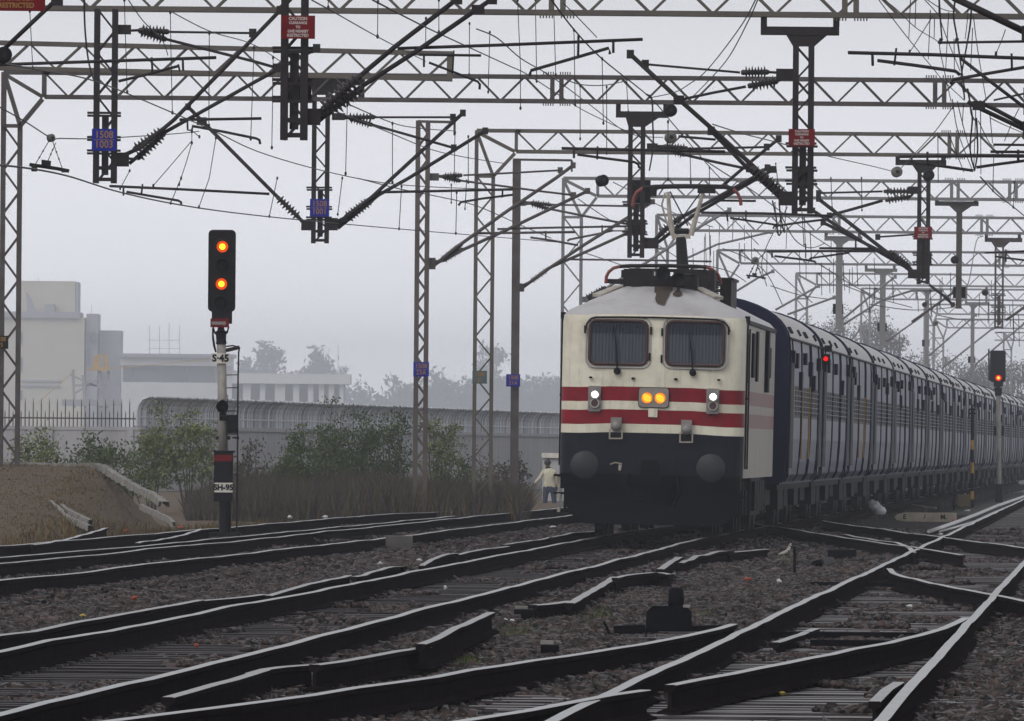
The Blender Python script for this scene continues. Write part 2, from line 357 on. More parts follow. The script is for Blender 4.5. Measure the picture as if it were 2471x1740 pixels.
# stones
def stones(n, y0, y1, smin, smax):
    t = rng.random(n); Y = y0 + (y1 - y0) * t
    X = (rng.random(n) * 2 - 1) * (.0425 * Y + 1.6)
    w = np.array([[abs(x - f(y)) for f in (T_main, T_left, T_right)] for x, y in zip(X, Y)]).min(axis=1)
    left = np.array([x < T_side(y) - 2.2 for x, y in zip(X, Y)])
    pat = np.array([noise.noise(V((x * .9, y * .35, 2))) for x, y in zip(X, Y)])
    keep = (~left) & ((w > 1.45) | ((w < .72) & ((pat > .16) | (rng.random(n) < .3))) | ((w >= .72) & (rng.random(n) < .62)))
    X, Y, w, pat = X[keep], Y[keep], w[keep], pat[keep]; k = len(X)
    Z = np.array([bed_h(x, y) for x, y in zip(X, Y)]) + np.where(w > 1.45, .02 + .03 * rng.random(k), np.where((pat > .16) | (w > .9), .05 + .03 * rng.random(k), .0 + .02 * rng.random(k)))
    S = smin + (smax - smin) * rng.random(k) ** 1.6
    cube = np.array([[a, b_, c] for c in (-1, 1) for b_ in (-1, 1) for a in (-1, 1)], float)
    fc = np.array([(0, 2, 3, 1), (4, 5, 7, 6), (0, 1, 5, 4), (2, 6, 7, 3), (0, 4, 6, 2), (1, 3, 7, 5)])
    v = cube[None] * (.45 + .55 * rng.random((k, 8, 3))) * (np.stack([.8 + .6 * rng.random(k), .8 + .6 * rng.random(k), .55 + .5 * rng.random(k)], 1))[:, None, :]
    th = rng.random(k) * 6.283; ph = (rng.random(k) - .5) * 1.4
    c, s_ = np.cos(th)[:, None], np.sin(th)[:, None]; cp, sp_ = np.cos(ph)[:, None], np.sin(ph)[:, None]
    y2 = v[..., 1] * cp - v[..., 2] * sp_; z2 = v[..., 1] * sp_ + v[..., 2] * cp; x2 = v[..., 0]
    v = np.stack([x2 * c - y2 * s_, x2 * s_ + y2 * c, z2], -1) * S[:, None, None] + np.stack([X, Y, Z], 1)[:, None, :]
    return v.reshape(-1, 3), (fc[None] + (np.arange(k) * 8)[:, None, None]).reshape(-1, 4)
vs = []; fs = []; o = 0
for args in ((95000, 58, 112, .019, .042), (80000, 105, 170, .022, .045), (50000, 160, 260, .03, .06)):
    v, f = stones(*args); vs.append(v); fs.append(f + o); o += len(v)
v = np.concatenate(vs); f = np.concatenate(fs)
me = bpy.data.meshes.new('ballast_gravel'); me.vertices.add(len(v)); me.vertices.foreach_set('co', v.ravel().astype(np.float32))
me.loops.add(f.size); me.loops.foreach_set('vertex_index', f.ravel().astype(np.int32)); me.polygons.add(len(f))
me.polygons.foreach_set('loop_start', np.arange(0, f.size, 4, dtype=np.int32)); me.polygons.foreach_set('loop_total', np.full(len(f), 4, np.int32))
me.update(calc_edges=True); me.validate(); me.materials.append(M['stone'])
o = bpy.data.objects.new('ballast_gravel', me); COL.objects.link(o); tag(o, 'broken brown ballast stones lying between the tracks', 'gravel', kind='stuff')
# ---------------------------------------------------------------- locomotive
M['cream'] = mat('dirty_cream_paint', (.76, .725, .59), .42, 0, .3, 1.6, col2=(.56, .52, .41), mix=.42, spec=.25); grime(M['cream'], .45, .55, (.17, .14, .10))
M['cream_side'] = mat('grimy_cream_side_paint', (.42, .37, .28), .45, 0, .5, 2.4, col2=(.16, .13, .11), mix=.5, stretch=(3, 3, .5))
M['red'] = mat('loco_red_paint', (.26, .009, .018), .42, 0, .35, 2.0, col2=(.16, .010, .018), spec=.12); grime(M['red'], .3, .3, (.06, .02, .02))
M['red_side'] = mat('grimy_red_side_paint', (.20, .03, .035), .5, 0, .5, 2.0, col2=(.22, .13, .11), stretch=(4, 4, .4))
M['navy'] = mat('black_blue_underframe', (.010, .011, .020), .5, 0, .4, 4, spec=.12)
M['roofg'] = mat('grey_cab_roof', (.47, .465, .47), .42, 0, .25, 1.3, col2=(.34, .33, .335), spec=.3); grime(M['roofg'], .4, .3, (.20, .17, .15), (2, 2, 2))
M['buffer'] = mat('worn_dark_buffer', (.022, .023, .030), .5, 0, .4, 5, col2=(.025, .025, .03), spec=.3)
M['under'] = mat('oily_black_running_gear', (.005, .005, .008), .6, 0, .5, 6, spec=.05)
M['gasket'] = mat('red_brown_window_rubber', (.055, .02, .02), .55, 0, .4, 9)
M['curtain'] = mat('pleated_blind_behind_glass', (.040, .052, .068), .3, 0, .4, 3, col2=(.022, .03, .045), spec=.3, coat=.25, stretch=(14, 1, .4))
M['valance'] = mat('navy_windscreen_valance', (.012, .016, .035), .3, 0, .3, 5, spec=.3)
M['lamp_case'] = mat('grey_lamp_casing', (.25, .235, .225), .5, 0, .3, 8)
M['lens_off'] = mat('dark_red_lens', (.06, .02, .03), .2, 0, .3, 20)
M['white_lamp'] = emat('lit_white_marker_lamp', (1, .96, 1), 9)
M['orange_lamp'] = emat('lit_orange_headlamp', (1, .21, .008), 1.35)
M['orange_core'] = emat('hot_orange_filament', (1, .62, .05), 2.6)
M['horn_red'] = mat('red_pantograph_horn', (.20, .03, .025), .5, 0, .3, 5)
M['rust'] = mat('rusty_roof_stain', (.055, .035, .022), .8, 0, .4, 9)
M['roof_kit'] = mat('sooty_roof_equipment', (.020, .017, .017), .55, 0, .5, 6, spec=.12)
M['pale_grey'] = mat('pale_grey_frame_tube', (.42, .40, .36), .5, 0, .35, 5, col2=(.25, .2, .15))
D0 = 203.2; YAW = -math.atan(.047); TILT = .0148
loco = empty('electric_locomotive', (T_main(D0), D0, 0), 'cream and red electric locomotive with lit orange headlights at the head of the train', 'locomotive', rz=YAW)
loco.rotation_euler = (0, TILT, YAW)
S_ = 1 / 156.4
def lx(x): return (x - 1577.5) * S_
def lz(x, y): return (1301 + .0232 * (x - 1573) - y) * S_
def LP(x, y, d=0.0): return V((lx(x), d, lz(x, y)))
def LPd(x, y, d):
    w = P(x, y, D0 + d); xl = w.x - T_main(D0) - .047 * d - w.z * TILT; return V((xl, d, w.z + xl * TILT))
def part(b, name, m, parent=None):
    o = b.build(name, m, None); o.parent = parent or loco; return o
HW = 1.43; LB = 17.6
def outline(hw, yf, yr, bow=.10):
    h = hw
    L_ = [(-h, yf + .42), (-h + .015, yf + .27), (-h + .07, yf + .16), (-h + .16, yf + .09), (-h + .30, yf + .05), (-h * .45, yf + .015), (0, yf), (h * .45, yf + .015), (h - .30, yf + .05), (h - .16, yf + .09), (h - .07, yf + .16), (h - .015, yf + .27), (h, yf + .42)]
    R_ = [(h, yr - .3), (h - .1, yr - .05), (-h + .1, yr - .05), (-h, yr - .3)]
    return L_ + R_
def ring(z, hw=HW, yf=0.0, yr=LB, sag=.022):
    return [V((x, y, z - (sag if abs(x) > 1.1 else 0))) for x, y in outline(hw, yf, yr)]
body = MB(); rings = [(.98, HW, 0, 4), (1.632, HW, 0, 0), (1.768, HW, 0, 1), (1.99, HW, 0, 0), (2.125, HW, 0, 1), (2.346, HW, 0, 0), (3.36, HW, .0, 0), (3.47, HW - .012, .03, 2), (3.56, HW - .10, .16, 2), (3.925, .52, 1.25, 2)]
prev = None
for z, hw, yf, mi in rings:
    r = ring(z, hw, yf, LB - yf * .6)
    if prev is not None:
        n = len(r); vs = prev[0] + r
        for i in range(n):
            j = (i + 1) % n; m = prev[1]; side = 12 <= i <= 15 or i == 16
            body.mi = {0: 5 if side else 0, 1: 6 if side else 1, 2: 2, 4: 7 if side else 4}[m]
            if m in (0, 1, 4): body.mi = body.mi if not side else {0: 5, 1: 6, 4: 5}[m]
            body.add([vs[i], vs[j], vs[n + j], vs[n + i]], [(0, 1, 2, 3)])
    prev = (r, mi)
body.mi = 2; body.add(prev[0], [tuple(range(len(prev[0])))])
bmx = body
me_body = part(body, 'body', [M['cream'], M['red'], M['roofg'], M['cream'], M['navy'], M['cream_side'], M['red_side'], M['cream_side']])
bm = bmesh.new(); bm.from_mesh(me_body.data); bmesh.ops.remove_doubles(bm, verts=bm.verts, dist=.0005); bmesh.ops.recalc_face_normals(bm, faces=bm.faces); bm.to_mesh(me_body.data); bm.free()
me_body.data.polygons.foreach_set('use_smooth', [True] * len(me_body.data.polygons)); me_body.data.set_sharp_from_angle(angle=math.radians(32))
# windscreen helper
def rrect(x0, x1, z0, z1, r, n=5):
    p = []
    for cx, cz, a in ((x1 - r, z1 - r, 0), (x0 + r, z1 - r, 90), (x0 + r, z0 + r, 180), (x1 - r, z0 + r, 270)):
        for i in range(n + 1):
            t = math.radians(a + 90 * i / n); p.append((cx + r * math.cos(t), cz + r * math.sin(t)))
    return p
XZ = lambda u, w, h: V((u, h, w))
for k, (a, b, c, d) in enumerate(((1423, 1561, 773, 877), (1610, 1748, 776, 880))):
    x0, x1 = lx(a), lx(b); mxp = (a + b) / 2; z1, z0 = lz(mxp, c), lz(mxp, d)
    fr = MB(); fr.smooth = True; o = rrect(x0 - .06, x1 + .06, z0 - .06, z1 + .06, .13)
    fr.tube([V((u, -.005, w)) for u, w in o] + [V((o[0][0], -.005, o[0][1]))], .014, 5, False)
    win = part(fr, 'window_surround', M['roofg'])
    gk = MB(); o = rrect(x0 - .005, x1 + .005, z0 - .005, z1 + .005, .10); gk.tube([V((u, -.012, w)) for u, w in o] + [V((o[0][0], -.012, o[0][1]))], .028, 6, False)
    gk2 = part(gk, 'rubber_seal', M['gasket'], win); 
    pn = MB(); n = 34; zz = [z0 + .0, z1 - .2, z1]
    vs = [V((x0 + (x1 - x0) * i / n, -.006 - .008 * (i % 2) * (1 if j < 2 else .2), zz[j])) for j in range(3) for i in range(n + 1)]
    pn.add(vs, [(j * (n + 1) + i, j * (n + 1) + i + 1, (j + 1) * (n + 1) + i + 1, (j + 1) * (n + 1) + i) for j in range(2) for i in range(n)])
    for q_ in range(n, 2 * n): pn.m[q_] = 1
    pane = part(pn, 'windscreen', [M['curtain'], M['valance']], win)
    wp = MB()
    if k == 0: wp.tube([LP(1490.6, 893, -.06), LP(1489, 850, -.06), LP(1484, 812, -.05), LP(1476, 783, -.05)], [.016, .014, .012, .008], 6); wp.lathe(LP(1490.6, 895, 0), LP(1490.6, 895, -.1), [(0, .055), (.06, .055), (.1, .03)], 10)
    else: wp.tube([LP(1675, 897, -.06), LP(1671, 850, -.06), LP(1663, 803, -.05)], [.016, .014, .008], 6); wp.lathe(LP(1674.8, 899, 0), LP(1674.8, 899, -.1), [(0, .055), (.06, .055), (.1, .03)], 10)
    part(wp, 'wiper', M['black_paint'])
gt = MB(); gp = [(1411, 795), (1414, 780), (1424, 768), (1436, 764), (1500, 763.5), (1580, 764.5), (1660, 767), (1730, 770), (1748, 776), (1758, 786), (1763, 800)]
gt.tube([LP(x, y, -.02) for x, y in gp], .017, 6); part(gt, 'rain_gutter', M['black_paint'])
for x, y in ((1426.6, 910.4), (1530, 912.7), (1634, 914.5), (1738.6, 916.7)):
    h = MB(); h.box(LP(x, y, -.015), (.05, .05, .03)); part(h, 'grab_handle', M['black_paint'])
# hinges by the windows
for x, y in ((1571, 797), (1569, 860), (1598, 800), (1598, 865), (1760, 797), (1410, 793)):
    h = MB(); h.box(LP(x, y, -.015), (.03, .04, .12)); part(h, 'window_catch', M['black_paint'])
def lamp_unit(cx, top, bot, l1, l2):
    b = MB(); hw_ = 15.5 * S_; b.prism(rrect(lx(cx) - hw_, lx(cx) + hw_, lz(cx, bot), lz(cx, top), .02, 2), XZ, -.035, .06)
    u = part(b, 'marker_lamp', M['lamp_case'])
    r = MB(); r.smooth = True; r.lathe(LP(cx + 1, l1, -.03), LP(cx + 1, l1, -.13), [(0, .082), (.06, .082), (.06, .070), (.03, .070)], 18); part(r, 'bezel', M['lamp_case'], u)
    e = MB(); e.ell(LP(cx + 1, l1, -.04), (.067, .03, .067), 16, 8); part(e, 'white_lens', M['white_lamp'], u)
    r = MB(); r.lathe(LP(cx + 1, l2, -.03), LP(cx + 1, l2, -.1), [(0, .075), (.05, .075), (.05, .056), (.02, .056)], 18); part(r, 'bezel', M['pale_grey'], u)
    e = MB(); e.disc(LP(cx + 1, l2, -.045), LP(cx + 1, l2, -.06), .056, 16); part(e, 'red_lens', M['lens_off'], u)
lamp_unit(1437, 931, 993, 951.7, 973); lamp_unit(1725, 937.5, 999, 957.5, 979.8)
b = MB(); b.prism(rrect(lx(1545), lx(1617.4), lz(1581, 983), lz(1581, 936), .045, 3), XZ, -.05, .06); hl = part(b, 'headlight', M['lamp_case'])
b = MB(); b.prism(rrect(lx(1543.5), lx(1619), lz(1581, 984.5), lz(1581, 934.5), .05, 3), XZ, -.03, .05); part(b, 'headlight_rim', M['black_paint'], hl)
for x, y in ((1565, 960.3), (1597, 961)):
    b = MB(); b.ell(LP(x, y, -.05), (.083, .03, .083), 20, 8); part(b, 'lens', M['orange_lamp'], hl)
    b = MB(); R = random.Random(x)
    for i in range(7):
        t = (i - 3) * .021; w = math.sqrt(max(.0, .068 ** 2 - t * t)); c = LP(x, y, -.083)
        b.bar(c + V((-w * .6 + t * .7, 0, -w * .5 - t * .7)), c + V((w * .6 + t * .7, 0, w * .5 - t * .7)), .011, .006)
    part(b, 'glowing_flutes', M['orange_core'], hl)
b = MB(); b.bx(lx(1569), lx(1584), -.05, .03, lz(1577, 1007), lz(1577, 986)); b.bx(lx(1584), lx(1591), -.03, .03, lz(1587, 1007.5), lz(1587, 986)); part(b, 'headlight_bracket', M['cream'])
for cx, cy, top in ((1491.5, 1028, 1008), (1663, 1037, 1014)):
    b = MB(); b.bx(lx(cx - 13), lx(cx + 13), -.10, .06, lz(cx, cy + 8), lz(cx, top)); b.smooth = False; j = part(b, 'jumper_socket', M['lamp_case'])
    b = MB(); b.lathe(LP(cx, cy, -.09), LP(cx, cy, -.2), [(0, .085), (.05, .085), (.09, .055), (.11, .02)], 14); part(b, 'socket_cap', M['lamp_case'], j)
    b = MB(); t = .012
    for p, q in (((cx - 15, cy + 8), (cx - 15, cy + 32)), ((cx + 15, cy + 8), (cx + 15, cy + 32)), ((cx - 16, cy + 31), (cx + 16, cy + 31))): b.bar(LP(*p, -.10), LP(*q, -.10), .022, .022)
    part(b, 'socket_frame', M['pale_grey'], j)
# buffers, beam, coupler, plough
for cx, cy in ((1420, 1124), (1726, 1131.5)):
    b = MB(); b.smooth = True; c = LP(cx, cy, 0); b.lathe(c + V((0, .1, 0)), c - V((0, .5, 0)), [(0, .17), (.2, .17), (.2, .11), (.5, .11), (.52, .2), (.56, .224), (.58, .224), (.60, .20)], 26); part(b, 'buffer', M['buffer'])
b = MB(); b.bx(-1.40, 1.40, .02, .5, .74, .98); part(b, 'buffer_beam', M['under'])
b = MB(); b.tube([V((0, .1, 1.06)), V((0, -.35, 1.06))], .12, 10); b.box((0, -.42, 1.04), (.26, .22, .34)); b.box((.10, -.52, 1.02), (.12, .16, .26)); b.tube([V((-.33, -.05, .98)), V((-.36, -.12, .8)), V((-.2, -.15, .62)), V((-.02, -.1, .66))], .03, 8); b.tube([V((.42, -.05, .95)), V((.46, -.13, .7)), V((.36, -.14, .5))], .03, 8); part(b, 'coupler', M['under'])
b = MB(); b.bx(-.95, .95, -.02, .08, .76, .82); part(b, 'guard_bar', M['under'])
b = MB(); b.tube([LP(1480, 1122, -.1), LP(1492, 1118, -.14), LP(1508, 1121, -.12)], .012, 5); b.tube([LP(1504, 1124, -.1), LP(1503, 1137, -.13)], [.03, .02], 6); part(b, 'brake_hose', M['pale_grey'])
b = MB(); b.prism([(-1.32, .78), (1.36, .78), (1.36, .42), (1.12, .20), (-1.02, .20), (-1.22, .34), (-1.32, .50)], XZ, .02, .12); part(b, 'snow_plough', M['under'])
# bogies + underframe
for y0 in (1.3, 12.2):
    b = MB(); b.bx(-1.2, -1.02, y0, y0 + 5.0, .42, .82); b.bx(1.02, 1.2, y0, y0 + 5.0, .42, .82)
    for i in range(3):
        for s in (-1, 1):
            y = y0 + .75 + i * 1.75; b.box((s * 1.24, y, .55), (.2, .5, .42)); b.tube([V((s * 1.22, y - .4, .62)), V((s * 1.22, y - .4, .95))], .1, 8); b.tube([V((s * 1.22, y + .4, .62)), V((s * 1.22, y + .4, .95))], .1, 8)
    bg_ = part(b, 'bogie', M['under'])
    for i in range(3):
        b = MB(); y = y0 + .75 + i * 1.75; b.smooth = True
        for s in (-1, 1): b.lathe(V((s * .78, y, .545)), V((s * .95, y, .545)), [(0, .575), (.03, .545), (.14, .545), (.14, .2), (.17, .2)], 22)
        b.tube([V((-.9, y, .545)), V((.9, y, .545))], .09, 8); part(b, 'wheelset', M['under'], bg_)
b = MB(); b.bx(-1.38, 1.38, 6.4, 12.0, .35, .98); b.bx(-1.3, 1.3, .4, 17.3, .80, .985)
for y in (6.8, 8.2, 9.6, 11): b.bx(1.36, 1.44, y, y + 1.0, .42, .9)
part(b, 'equipment_boxes', M['under'])
for s in (-1, 1):
    b = MB()
    for z in (.38, .66, .94): b.box((s * 1.42, .95, z), (.24, .34, .035))
    b.bar(V((s * 1.36, .78, .36)), V((s * 1.36, .78, .98)), .03, .03); b.bar(V((s * 1.36, 1.12, .36)), V((s * 1.36, 1.12, .98)), .03, .03)
    st = part(b, 'cab_steps', M['under'])
    b = MB(); b.tube([V((s * 1.45, .62, 1.1)), V((s * 1.45, .62, 3.42))], .016, 6); b.box((s * 1.44, .62, 3.44), (.08, .1, .1)); b.box((s * 1.44, .62, 2.2), (.06, .03, .03)); part(b, 'handrail', M['black_paint'])
    b = MB(); b.tube([V((s * 1.455, 1.55, 1.1)), V((s * 1.455, 1.55, 3.3))], .016, 6); part(b, 'handrail', M['black_paint'])
    b = MB(); b.bx(s * 1.425, s * 1.445, .72, 1.45, 1.15, 3.32); dr = part(b, 'cab_door', M['cream_side'])
    b = MB(); b.bx(s * 1.445, s * 1.455, .82, 1.35, 2.45, 3.2); part(b, 'door_window', M['under'], dr)
    for y, q, z0_, z1_ in ((3.5, .035, 2.55, 3.25), (5.8, .03, 2.5, 3.3), (11.2, .06, 2.35, 3.36), (13.6, .02, 2.6, 3.1)):
        b = MB(); b.bx(s * 1.425, s * (1.43 + q), y, y + .9, z0_, z1_); part(b, 'side_louvre', M['under'])
    b = MB(); b.box((s * 1.415, LB / 2, 3.40), (.1, LB - 2, .06)); part(b, 'roof_gutter', M['black_paint'])
# pale patches stand in for bright background between the left cab steps
b = MB(); b.box((-1.46, .95, .86), (.05, .3, .18)); st_ = part(b, 'step_gap_patch', M['pale_grey'])
for z in (.62, .40): b = MB(); b.box((-1.45, .9, z), (.05, .3, .07)); part(b, 'step_gap_strip', M['pale_grey'], st_)
# horns and roof gear
for x, y, r in ((1592, 656, .115), (1630, 669, .115)):
    b = MB(); b.smooth = True; c = LP(x, y, .9); b.lathe(c + V((0, .6, 0)), c, [(0, .03), (.2, .04), (.45, .08), (.60, r), (.60, r - .02), (.52, r - .04)], 18); part(b, 'horn', M['black_paint'])
def roofstain(pix, name):
    pts = []
    for x, y in pix:
        z = lz(x, y); t = (z - 3.56) / (3.925 - 3.56); yy = .16 + t * 1.09 - .012; pts.append(V((lx(x), yy, z + .012)))
    b = MB(); b.add(pts, [tuple(range(len(pts)))]); part(b, name, M['rust'])
roofstain([(1570, 688), (1616, 689), (1614, 698), (1610, 700), (1609, 710), (1604, 722), (1601, 734), (1596, 736), (1590, 733), (1584, 732), (1579, 727), (1575, 718), (1577, 705), (1571, 702)], 'rust_stain')
roofstain([(1625, 690), (1632, 690), (1634, 699), (1640, 705), (1639, 710), (1632, 713), (1622, 712), (1616, 708), (1620, 702), (1625, 698)], 'rust_stain')
b = MB(); b.bx(-.42, .62, 1.3, 2.2, 3.92, 4.10); b.bx(-.55, -.1, 1.5, 2.4, 3.92, 4.2); b.bx(.2, .85, 2.4, 3.6, 3.9, 4.22); part(b, 'roof_box', M['roof_kit'])
a_ = LPd(1738, 676, 4.5); c_ = LPd(1765, 672, 4.5); b = MB(); b.bx(a_.x, c_.x, 4.5, 7.5, 3.6, a_.z); b.bx(a_.x - .04, c_.x + .03, 4.4, 7.6, a_.z, c_.z + .01); part(b, 'resistor_box', M['roof_kit'])
for x, d, h in ((-.45, 2.7, .22), (-.3, 3.0, .25), (.45, 2.4, .22), (.72, 2.8, .30), (.80, 3.4, .34), (.74, 4.2, .38), (-.5, 5, .25), (.3, 8, .25), (-.4, 10, .25)):
    b = MB(); b.smooth = True; pr = [(0, .05)]
    for i in range(6): pr += [(.04 + i * h / 7, .05), (.05 + i * h / 7, .115), (.075 + i * h / 7, .05)]
    pr += [(h, .05)]; z = 3.93 if abs(x) < .55 else 3.93 - (abs(x) - .5) * .4
    b.lathe(V((x, d, z)), V((x, d, z + h)), pr, 10); part(b, 'roof_insulator', M['insul'])
b = MB()
for z, y in ((4.10, 3.4), (4.02, 4.6), (3.94, 5.6)): b.tube([V((.15, y, z)), V((.85, y + .2, z))], .03, 6)
b.tube([V((.52, .8, 4.22)), V((.72, .8, 4.24)), V((.80, .85, 4.15)), V((.74, .9, 3.95))], .018, 6); part(b, 'roof_cable', M['roof_kit'])
for s in (-1, 1):
    b = MB(); b.bar(V((s * .95, 1.35, 3.77)), V((s * .60, 1.7, 3.92)), .22, .05); part(b, 'roof_walkway', M['pale_grey'])
# lowered front pantograph
pg = MB(); pg.smooth = True; y = 3.2
pass
hp = [(1462, 684), (1463, 668), (1469, 656), (1480, 647), (1495, 643), (1520, 641.5), (1600, 641), (1680, 643), (1705, 645), (1720, 651), (1733, 663), (1738, 676), (1739, 685)]
pp = [LPd(x, y_, 3.0) for x, y_ in hp]
panf = part(MB().tube(pp[4:9], .03, 8), 'lowered_pantograph', M['roof_kit'])
part(MB().tube(pp[:5], .026, 8), 'horn_tip', M['horn_red'], panf); part(MB().tube(pp[8:], .026, 8), 'horn_tip', M['horn_red'], panf)
b = MB(); b.bar(pp[5] + V((0, .1, -.06)), pp[8] + V((0, .1, -.06)), .25, .05); b.tube([V((-.5, 3.1, 4.2)), V((-.35, 5.0, 4.1))], .03, 6); b.tube([V((.5, 3.1, 4.2)), V((.35, 5.0, 4.1))], .03, 6); b.box((-.62, 3.0, 4.14), (.05, .05, .12)); b.bx(-.9, .9, 3.5, 5.4, 4.0, 4.06); part(b, 'pantograph_base', M['roof_kit'], panf)
# raised rear pantograph
d = 14.6; Q = lambda x, y, dd=0: LPd(x, y, d + dd)
hp = [(1527, 497), (1529, 480), (1536, 464), (1551, 454), (1580, 451), (1640, 449.5), (1700, 450), (1750, 451), (1769, 456), (1781, 468), (1787, 482), (1788, 496)]
pp = [Q(x, y_) for x, y_ in hp]
pr_ = part(MB().tube(pp[3:9], .04, 8), 'raised_pantograph', M['roof_kit'])
part(MB().tube(pp[:4], .028, 8), 'horn_tip', M['horn_red'], pr_); part(MB().tube(pp[8:], .028, 8), 'horn_tip', M['horn_red'], pr_)
b = MB(); b.tube([Q(1625, 568), Q(1616, 520), Q(1612, 463)], [.05, .038, .03], 8); b.tube([Q(1667, 568), Q(1681, 520), Q(1697, 463)], [.05, .038, .03], 8); b.bar(Q(1621, 571), Q(1666, 571), .07, .07)
b.tube([Q(1605, 465), Q(1597, 494), Q(1607, 530), Q(1624, 566)], .018, 6); part(b, 'upper_arm', M['pale_grey'], pr_)
b = MB(); b.tube([Q(1643, 572), Q(1647, 640), Q(1653, 692)], [.085, .10, .12], 8); b.tube([Q(1628, 558), Q(1662, 558)], .05, 8); b.lathe(Q(1655, 700), Q(1655, 675), [(0, .4), (.06, .36), (.13, .2), (.17, .1)], 14); part(b, 'lower_arm', M['roof_kit'], pr_)
b = MB()
for q in (((1617, 462), (1660, 545)), ((1692, 462), (1630, 548)), ((1600, 455), (1590, 470)), ((1570, 453), (1570, 470))): b.tube([Q(*q[0]), Q(*q[1])], .012, 5)
b.box(Q(1576, 464), (.12, .1, .14)); b.box(Q(1705, 460), (.3, .1, .09)); part(b, 'stay_rods', M['roof_kit'], pr_)
# ---------------------------------------------------------------- coaches
M['c_low'] = mat('wet_grey_blue_lower_panel', (.13, .135, .19), .38, 0, .35, 1.0, col2=(.085, .085, .125), spec=.22, stretch=(1, .5, 1.6))
M['c_up'] = mat('wet_pale_blue_upper_panel', (.15, .16, .22), .4, 0, .3, 1.0, col2=(.10, .105, .15), spec=.25)
M['c_navy'] = mat('navy_coach_end', (.006, .009, .034), .5, 0, .3, 2, spec=.1)
M['c_roof'] = mat('wet_grey_coach_roof', (.48, .47, .47), .42, 0, .35, 1.2, col2=(.28, .265, .26), stretch=(.6, 2, .6), spec=.3)
M['c_glass'] = mat('dark_window_opening', (.012, .013, .028), .5, 0, .3, 4, spec=.08)
M['c_band'] = mat('dull_window_band', (.085, .083, .085), .5, 0, .35, 1.4, col2=(.05, .046, .05), stretch=(1, 4, 1), spec=.12)
M['c_bar'] = mat('wet_window_bar', (.20, .21, .22), .4, .0, .2, 5, spec=.3)
M['yellow'] = mat('yellow_stripe_paint', (.42, .24, .02), .5, 0, .35, 3)
CLEN = 21.3
coach = empty('passenger_coach', (0, 0, 0), 'x', 'coach')
PROF = [(1.50, .86, 0), (1.575, .98, 0), (1.60, 1.2, 0), (1.622, 1.6, 0), (1.622, 1.97, 1), (1.622, 2.52, 2), (1.615, 3.1, 2), (1.60, 3.30, 3), (1.575, 3.40, 3), (1.52, 3.50, 3), (1.45, 3.59, 3), (1.36, 3.67, 3), (1.22, 3.765, 3), (1.05, 3.845, 3), (.84, 3.915, 3), (.6, 3.965, 3), (.3, 4.005, 3), (0, 4.02, 3)]
pf = [(x, z, m) for x, z, m in PROF]; full = [(-x, z, m) for x, z, m in PROF[::-1]]
loop = [(x, z) for x, z, m in pf] + [(-x, z) for x, z, m in PROF[::-1][1:]]; mats_ = [m for _, _, m in pf[:-1]] + [m for _, _, m in PROF[::-1][1:]]
n = len(loop)
def shell(sel, mlist, name):
    b = MB()
    for i in range(n - 1):
        if mats_[i] in sel:
            (x0, z0), (x1, z1) = loop[i], loop[i + 1]; b.mi = sel.index(mats_[i]) ; b.smooth = 3 in sel
            b.add([V((x0, 0, z0)), V((x0, CLEN, z0)), V((x1, CLEN, z1)), V((x1, 0, z1))], [(0, 1, 2, 3)])
    if 0 in sel:
        b.mi = 3; b.smooth = False
        for s in (-1, 1):
            for y in (2.0, 7.7, 13.3, 14.1, 19.2): b.tube([V((s * (x + .004), y, z)) for x, z, _ in PROF[:8]], .022, 4, False)
    return part(b, name, mlist, coach)
shell([0, 1, 2], [M['c_low'], M['c_band'], M['c_up'], M['c_navy']], 'body'); shell([3], [M['c_roof']], 'roof')
b = MB()
for y in (0, CLEN): b.add([V((x, y, z)) for x, z in loop], [tuple(range(n))])
b.bx(-1.5, 1.5, .02, CLEN - .02, .82, .90); b.bx(-.5, .5, -.45, 0, 1.1, 3.4); b.bx(-.5, .5, CLEN, CLEN + .45, 1.1, 3.4)
for y in (.08, CLEN - .08):
    b.tube([V((x * 1.004, y, z)) for x, z in loop], .03, 5, False)
part(b, 'end_wall', M['c_navy'], coach)
R = random.Random(4)
